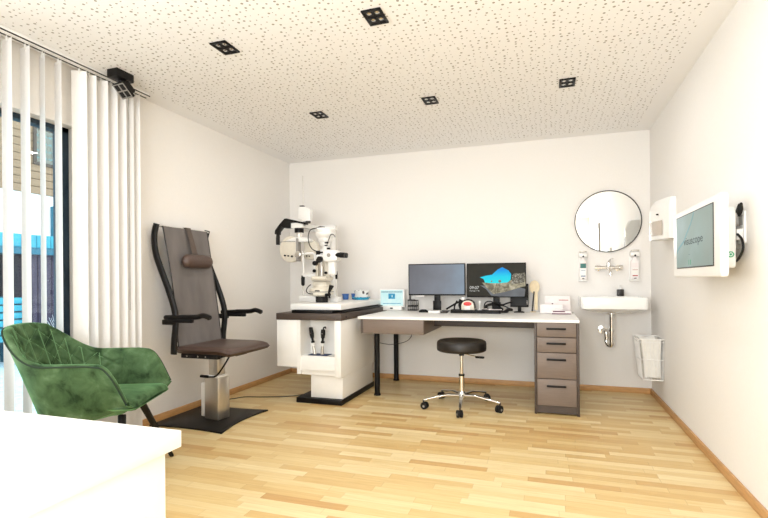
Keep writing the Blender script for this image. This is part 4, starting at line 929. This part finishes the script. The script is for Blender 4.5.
b.cyl((-.085, -.01, 0), (-.085, -.055, 0), .012); b.cyl((.085, -.01, 0), (.085, -.055, 0), .012); b.cyl((.095, -.055, 0), (.12, -.055, 0), .028); b.cyl((-.12, -.055, 0), (-.095, -.055, 0), .025); b.build('body', 'chrome', tp)
b = MB(); b.cyl((0, -.06, .01), (0, -.06, .05), .020); b.tube([(0, -.06, .055), (.015, -.075, .082), (.03, -.11, .085)], [.012, .010, .008], seg=10, flat=.6); b.build('lever', 'chrome', tp)
b = MB(); b.tube(catmull([(0, -.06, 0), (0, -.10, -.005), (0, -.16, -.025), (0, -.20, -.055)], 5), .012, seg=14); b.cyl((0, -.198, -.075), (0, -.198, -.045), .014); b.build('spout', 'chrome', tp)
def bottle_disp(x, label, wd, l1, l2):
    t = thing('lever_dispenser', label, 'dispenser', (x, 0, 1.07), 0, 'lever bottle dispensers beside the tap')
    b = MB(); b.box((0, -.008, .135), (wd, .014, .27), .005); b.box((0, -.045, .255), (wd * .95, .075, .045), .012); b.box((0, -.04, .008), (wd, .07, .014), .004); b.build('bracket', 'white_plastic', t)
    b = MB(); b.prism([(-wd * .40, .016), (wd * .40, .016), (wd * .40, .185), (wd * .15, .215), (wd * .15, .232), (-wd * .15, .232), (-wd * .15, .215), (-wd * .40, .185)], -.068, -.018, 'y', .006); bo = b.build('bottle', 'paper', t)
    b = MB(); b.box((0, -.0688, .150), (wd * .66, .001, .045)); b.build('label_block', l1, bo)
    b = MB(); b.box((0, -.0688, .085), (wd * .62, .001, .075)); b.build('label_sheet', 'white_plastic', bo)
    b = MB(); b.box((0, -.0694, .050), (wd * .5, .001, .010)); b.box((0, -.0694, .105), (wd * .5, .001, .004)); b.build('label_print', l2, bo)
    b = MB(); b.box((0, -.0695, .026), (wd * .25, .001, .008)); b.build('foot_print', 'dark_grey', bo)
    b = MB(); b.box((0, -.085, .288), (wd * .75, .012, .010), .003); b.tube([(-wd * .32, -.02, .27), (-wd * .36, -.06, .288), (-wd * .30, -.088, .288)], .004, seg=8); b.tube([(wd * .32, -.02, .27), (wd * .36, -.06, .288), (wd * .30, -.088, .288)], .004, seg=8); b.build('elbow_lever', 'steel', t)
    b = MB(); b.cyl((0, -.083, .240), (0, -.070, .240), .009); b.build('nozzle', 'black', t)
bottle_disp(3.226, 'wall dispenser left of the tap, bottle with teal label', .080, 'label_green', 'label_blue')
bottle_disp(3.680, 'wall dispenser right of the tap, bottle with red print', .088, 'pinkish', 'label_red')
so = thing('soap_pot', 'small dark glass pot standing on the basin rim', 'pot', (3.553, -.06, .925))
b = MB(); b.box((0, 0, .034), (.058, .058, .066), .008); b.build('pot', 'dark_grey', so)
b = MB(); b.cyl((0, 0, .067), (0, 0, .078), .020); b.cyl((0, 0, .078), (0, 0, .10), .004); b.box((0, -.012, .10), (.012, .04, .008), .003); b.build('pump', 'white_plastic', so)
# wire waste basket hung on the right wall
wbk = thing('wire_basket', 'white wire waste basket hung in the corner below basin', 'waste basket', (W - .1, -.42, .22))
def ringp(hx0, hx1, hy0, hy1, z): return [(hx0, hy0, z), (hx1, hy0, z), (hx1, hy1, z), (hx0, hy1, z)]
b = MB()
top = (-.098, .094, -.16, .14, .36); bot = (-.062, .090, -.13, .11, .012)
def lerp4(t): return [bot[i] + (top[i] - bot[i]) * t for i in range(5)]
for t_ in (0, .5, .93, 1):
    a = lerp4(t_); b.tube(ringp(*a), .0045 if t_ in (0, 1) else .003, seg=6, closed=True)
def edge(s_, side, t_):
    a = lerp4(t_)
    if side == 0: return (a[0] + (a[1] - a[0]) * s_, a[2], a[4])
    if side == 1: return (a[0], a[2] + (a[3] - a[2]) * s_, a[4])
    if side == 2: return (a[1], a[2] + (a[3] - a[2]) * s_, a[4])
    return (a[0] + (a[1] - a[0]) * s_, a[3], a[4])
for side, n in ((0, 7), (1, 10), (2, 10), (3, 7)):
    for k in range(n + 1): b.cyl(edge(k / n, side, 0), edge(k / n, side, 1), .0022, seg=6)
for k in range(1, 7): b.cyl(edge(k / 7, 0, 0), edge(k / 7, 3, 0), .0022, seg=6)
b.build('wire_cage', 'white_plastic', wbk)
b = MB()
def bag(u, v):
    a = lerp4(.06 + .93 * v); c = math.cos(2 * PI * u); s_ = math.sin(2 * PI * u); cx = (a[0] + a[1]) / 2; cy = (a[2] + a[3]) / 2; k = .88 / max(abs(c), abs(s_)) ** .85
    w_ = .004 * math.sin(8 * PI * u + 4 * v)
    return (cx + c * ((a[1] - a[0]) / 2 * k * .96) + w_ * c, cy + s_ * ((a[3] - a[2]) / 2 * k * .96) + w_ * s_, a[4] + .006 * math.sin(14 * PI * u) * v)
b.grid(bag, 90, 16, True); b.build('bin_liner', mat('bin_liner', rgb(240, 237, 230), 0.5, var=.03), wbk, ang=180)
b = MB(); b.cyl((.094, -.1, .345), (.099, -.1, .345), .006); b.cyl((.094, .1, .345), (.099, .1, .345), .006); b.build('wall_hook', 'steel', wbk)
# towel dispenser on the right wall
td = thing('towel_dispenser', 'white rounded paper towel dispenser on the right wall', 'towel dispenser', (W, -.80, 1.40))
def tdp(u, v):
    y = -.17 + .34 * u; d = .128 - .078 * (max(0, .8 - u) / .8) ** 1.6 - .03 * (max(0, u - .85) / .15) ** 2; z = .315 * v; d *= (1 - .28 * max(0, (v - .72) / .28) ** 2); return (-d, y, z)
b = MB(); b.grid(tdp, 24, 24)
b.grid(lambda s_, v: (lambda p: (p[0] * (1 - s_), p[1], p[2]))(tdp(0, v)), 4, 24); b.grid(lambda s_, v: (lambda p: (p[0] * (1 - s_), p[1], p[2]))(tdp(1, v)), 4, 24)
b.grid(lambda u, s_: (lambda p: (p[0] * (1 - s_), p[1], p[2]))(tdp(u, 1)), 24, 4); b.grid(lambda u, s_: (lambda p: (p[0] * (1 - s_), p[1], p[2]))(tdp(u, 0)), 24, 4)
bmesh.ops.recalc_face_normals(b.bm, faces=b.bm.faces); b.build('cover', 'white_plastic', td)
b = MB(); b.grid(lambda u, v: tuple(Vector(tdp(.18 + .62 * u, .10 + .36 * v)) + Vector((-.006, 0, 0))), 24, 6); b.build('level_window', 'smoke', td)
MB().cyl((-.112, -.055, .195), (-.098, -.050, .195), .006).build('indicator', 'black', td)
b = MB(); b.grid(lambda u, v: tuple(Vector(tdp(.1 + .8 * u, .0 + .05 * v)) + Vector((.006 + .02 * v, 0, -.006 + .0 * v))), 16, 3); b.build('towel_edge', 'paper', td)

# ------------------------------------------------------------------ wall display
wd = thing('wall_display', 'white framed vision test display mounted on the right wall', 'display', (W, -2.12, 1.30))
FX = 3.65 - W
b = MB()
fr = [(-.43, -.195), (.435, -.195), (.435, .195), (-.43, .19)]
yA, yB, zA, zB = -.438, .437, -.200, .190
b = MB()
b.prism(rrect(yA, zA, yB, zB, .018), FX, FX + .034, 'x', .008)
b.build('case', 'white_plastic', wd)
b = MB(); b.prism(rrect(-.225, zA + .045, .20, zB - .045, .015), FX + .034, -.045, 'x', .008); b.build('rear_housing', 'white_plastic', wd)
b = MB(); b.box((-.02, -.05, .0), (.04, .18, .12), .003); b.build('wall_mount', 'grey_plastic', wd)
SY0, SY1 = -2.459 + 2.12, -1.778 + 2.12; SZ0, SZ1 = 1.157 - 1.30, 1.451 - 1.30
MB().bb((FX - .003, SY0 - .006, SZ0 - .006), (FX + .001, SY1 + .006, SZ1 + .006), .001).build('bezel', 'dark_grey', wd)
s4 = MB().box((0, 0, 0), (.0016, SY1 - SY0, SZ1 - SZ0)).build('screen', 'screen_grey', wd, loc=(FX - .0035, (SY0 + SY1) / 2, (SZ0 + SZ1) / 2))
hw_, hh_ = (SY1 - SY0) / 2, (SZ1 - SZ0) / 2
def arcs(pts, w_):
    o = [Vector(p) for p in pts]; L, R = [], []
    for i in range(len(o)):
        a = o[max(i - 1, 0)]; c = o[min(i + 1, len(o) - 1)]; d = (c - a).normalized(); n = Vector((-d.y, d.x)) * w_ / 2; L.append(o[i] + n); R.append(o[i] - n)
    return L + R[::-1]
cv = arcs([(hw_ - .005, -.055), (hw_ - .06, -.03), (.18, .0), (.10, .05), (.03, .09), (-.015, .13), (-.028, hh_ - .001)], .013)
b = MB(); b.prism([(p.x, p.y) for p in cv], -.0014, -.0009, 'x'); b.build('curve', 'screen_curve', s4)
text('screen_word', 'visuscope', .062, 'screen_letters', s4, (-.0012, .175, -.022), (PI / 2, 0, -PI / 2), sx=1.5)
text('screen_note', '- -', .03, 'screen_letters', s4, (-.0012, .075, -.085), (PI / 2, 0, -PI / 2))
text('screen_digit', '1', .04, 'green', s4, (-.0012, .085, -.135), (PI / 2, 0, -PI / 2)); text('screen_digit', 'B', .04, 'green', s4, (-.0012, .050, -.135), (PI / 2, 0, -PI / 2))
b = MB(); b.lathe([(0, 0), (.015, 0), (.015, .002), (0, .002)], (-.070, -.226, -.090), 28, RX); lg_ = b.build('round_badge', 'green', wd)
b = MB(); b.lathe([(.006, 0), (.009, 0), (.009, .001), (.006, .001), (.006, 0)], (-.070, -.2282, -.090), 24, RX); b.build('badge_ring', 'white_plastic', lg_)
sk2 = thing('wall_socket', 'white wall socket behind the wall display\'s right edge', 'socket', (W, -2.30, 1.345))
b = MB(); b.box((-.006, 0, 0), (.011, .085, .16), .003); b.build('plate', 'white_plastic', sk2)
MB().box((-.022, -.0, -.035), (.03, .05, .055), .006).build('plug', 'white_plastic', sk2)
MB().box((-.0122, -.0, .035), (.002, .05, .05), .004).build('outlet', 'grey_plastic', sk2)
b = MB(); b.tube(catmull([(W - .05, -2.10, 1.175), (W - .035, -2.20, 1.165), (W - .030, -2.30, 1.180), (W - .030, -2.36, 1.21), (W - .030, -2.385, 1.24), (W - .030, -2.37, 1.28), (W - .034, -2.325, 1.31)], 8), .006, seg=8)
b.tube(catmull([(W - .03, -2.335, 1.395), (W - .03, -2.345, 1.44), (W - .03, -2.365, 1.455), (W - .03, -2.33, 1.43), (W - .04, -2.25, 1.42), (W - .05, -2.18, 1.43)], 8), .0065, seg=8)
b.tube([(W - .03, -2.355, 1.455), (W - .03, -2.345, 1.43), (W - .03, -2.338, 1.405)], [.010, .016, .010], seg=8)
b.tube([(W - .05, -2.10, 1.165), (W - .04, -2.17, 1.160), (W - .032, -2.25, 1.168)], [.014, .015, .008], seg=8)
tag(b.build('power_cable', 'black'), 'black power cable looping behind the wall display', 'cable')
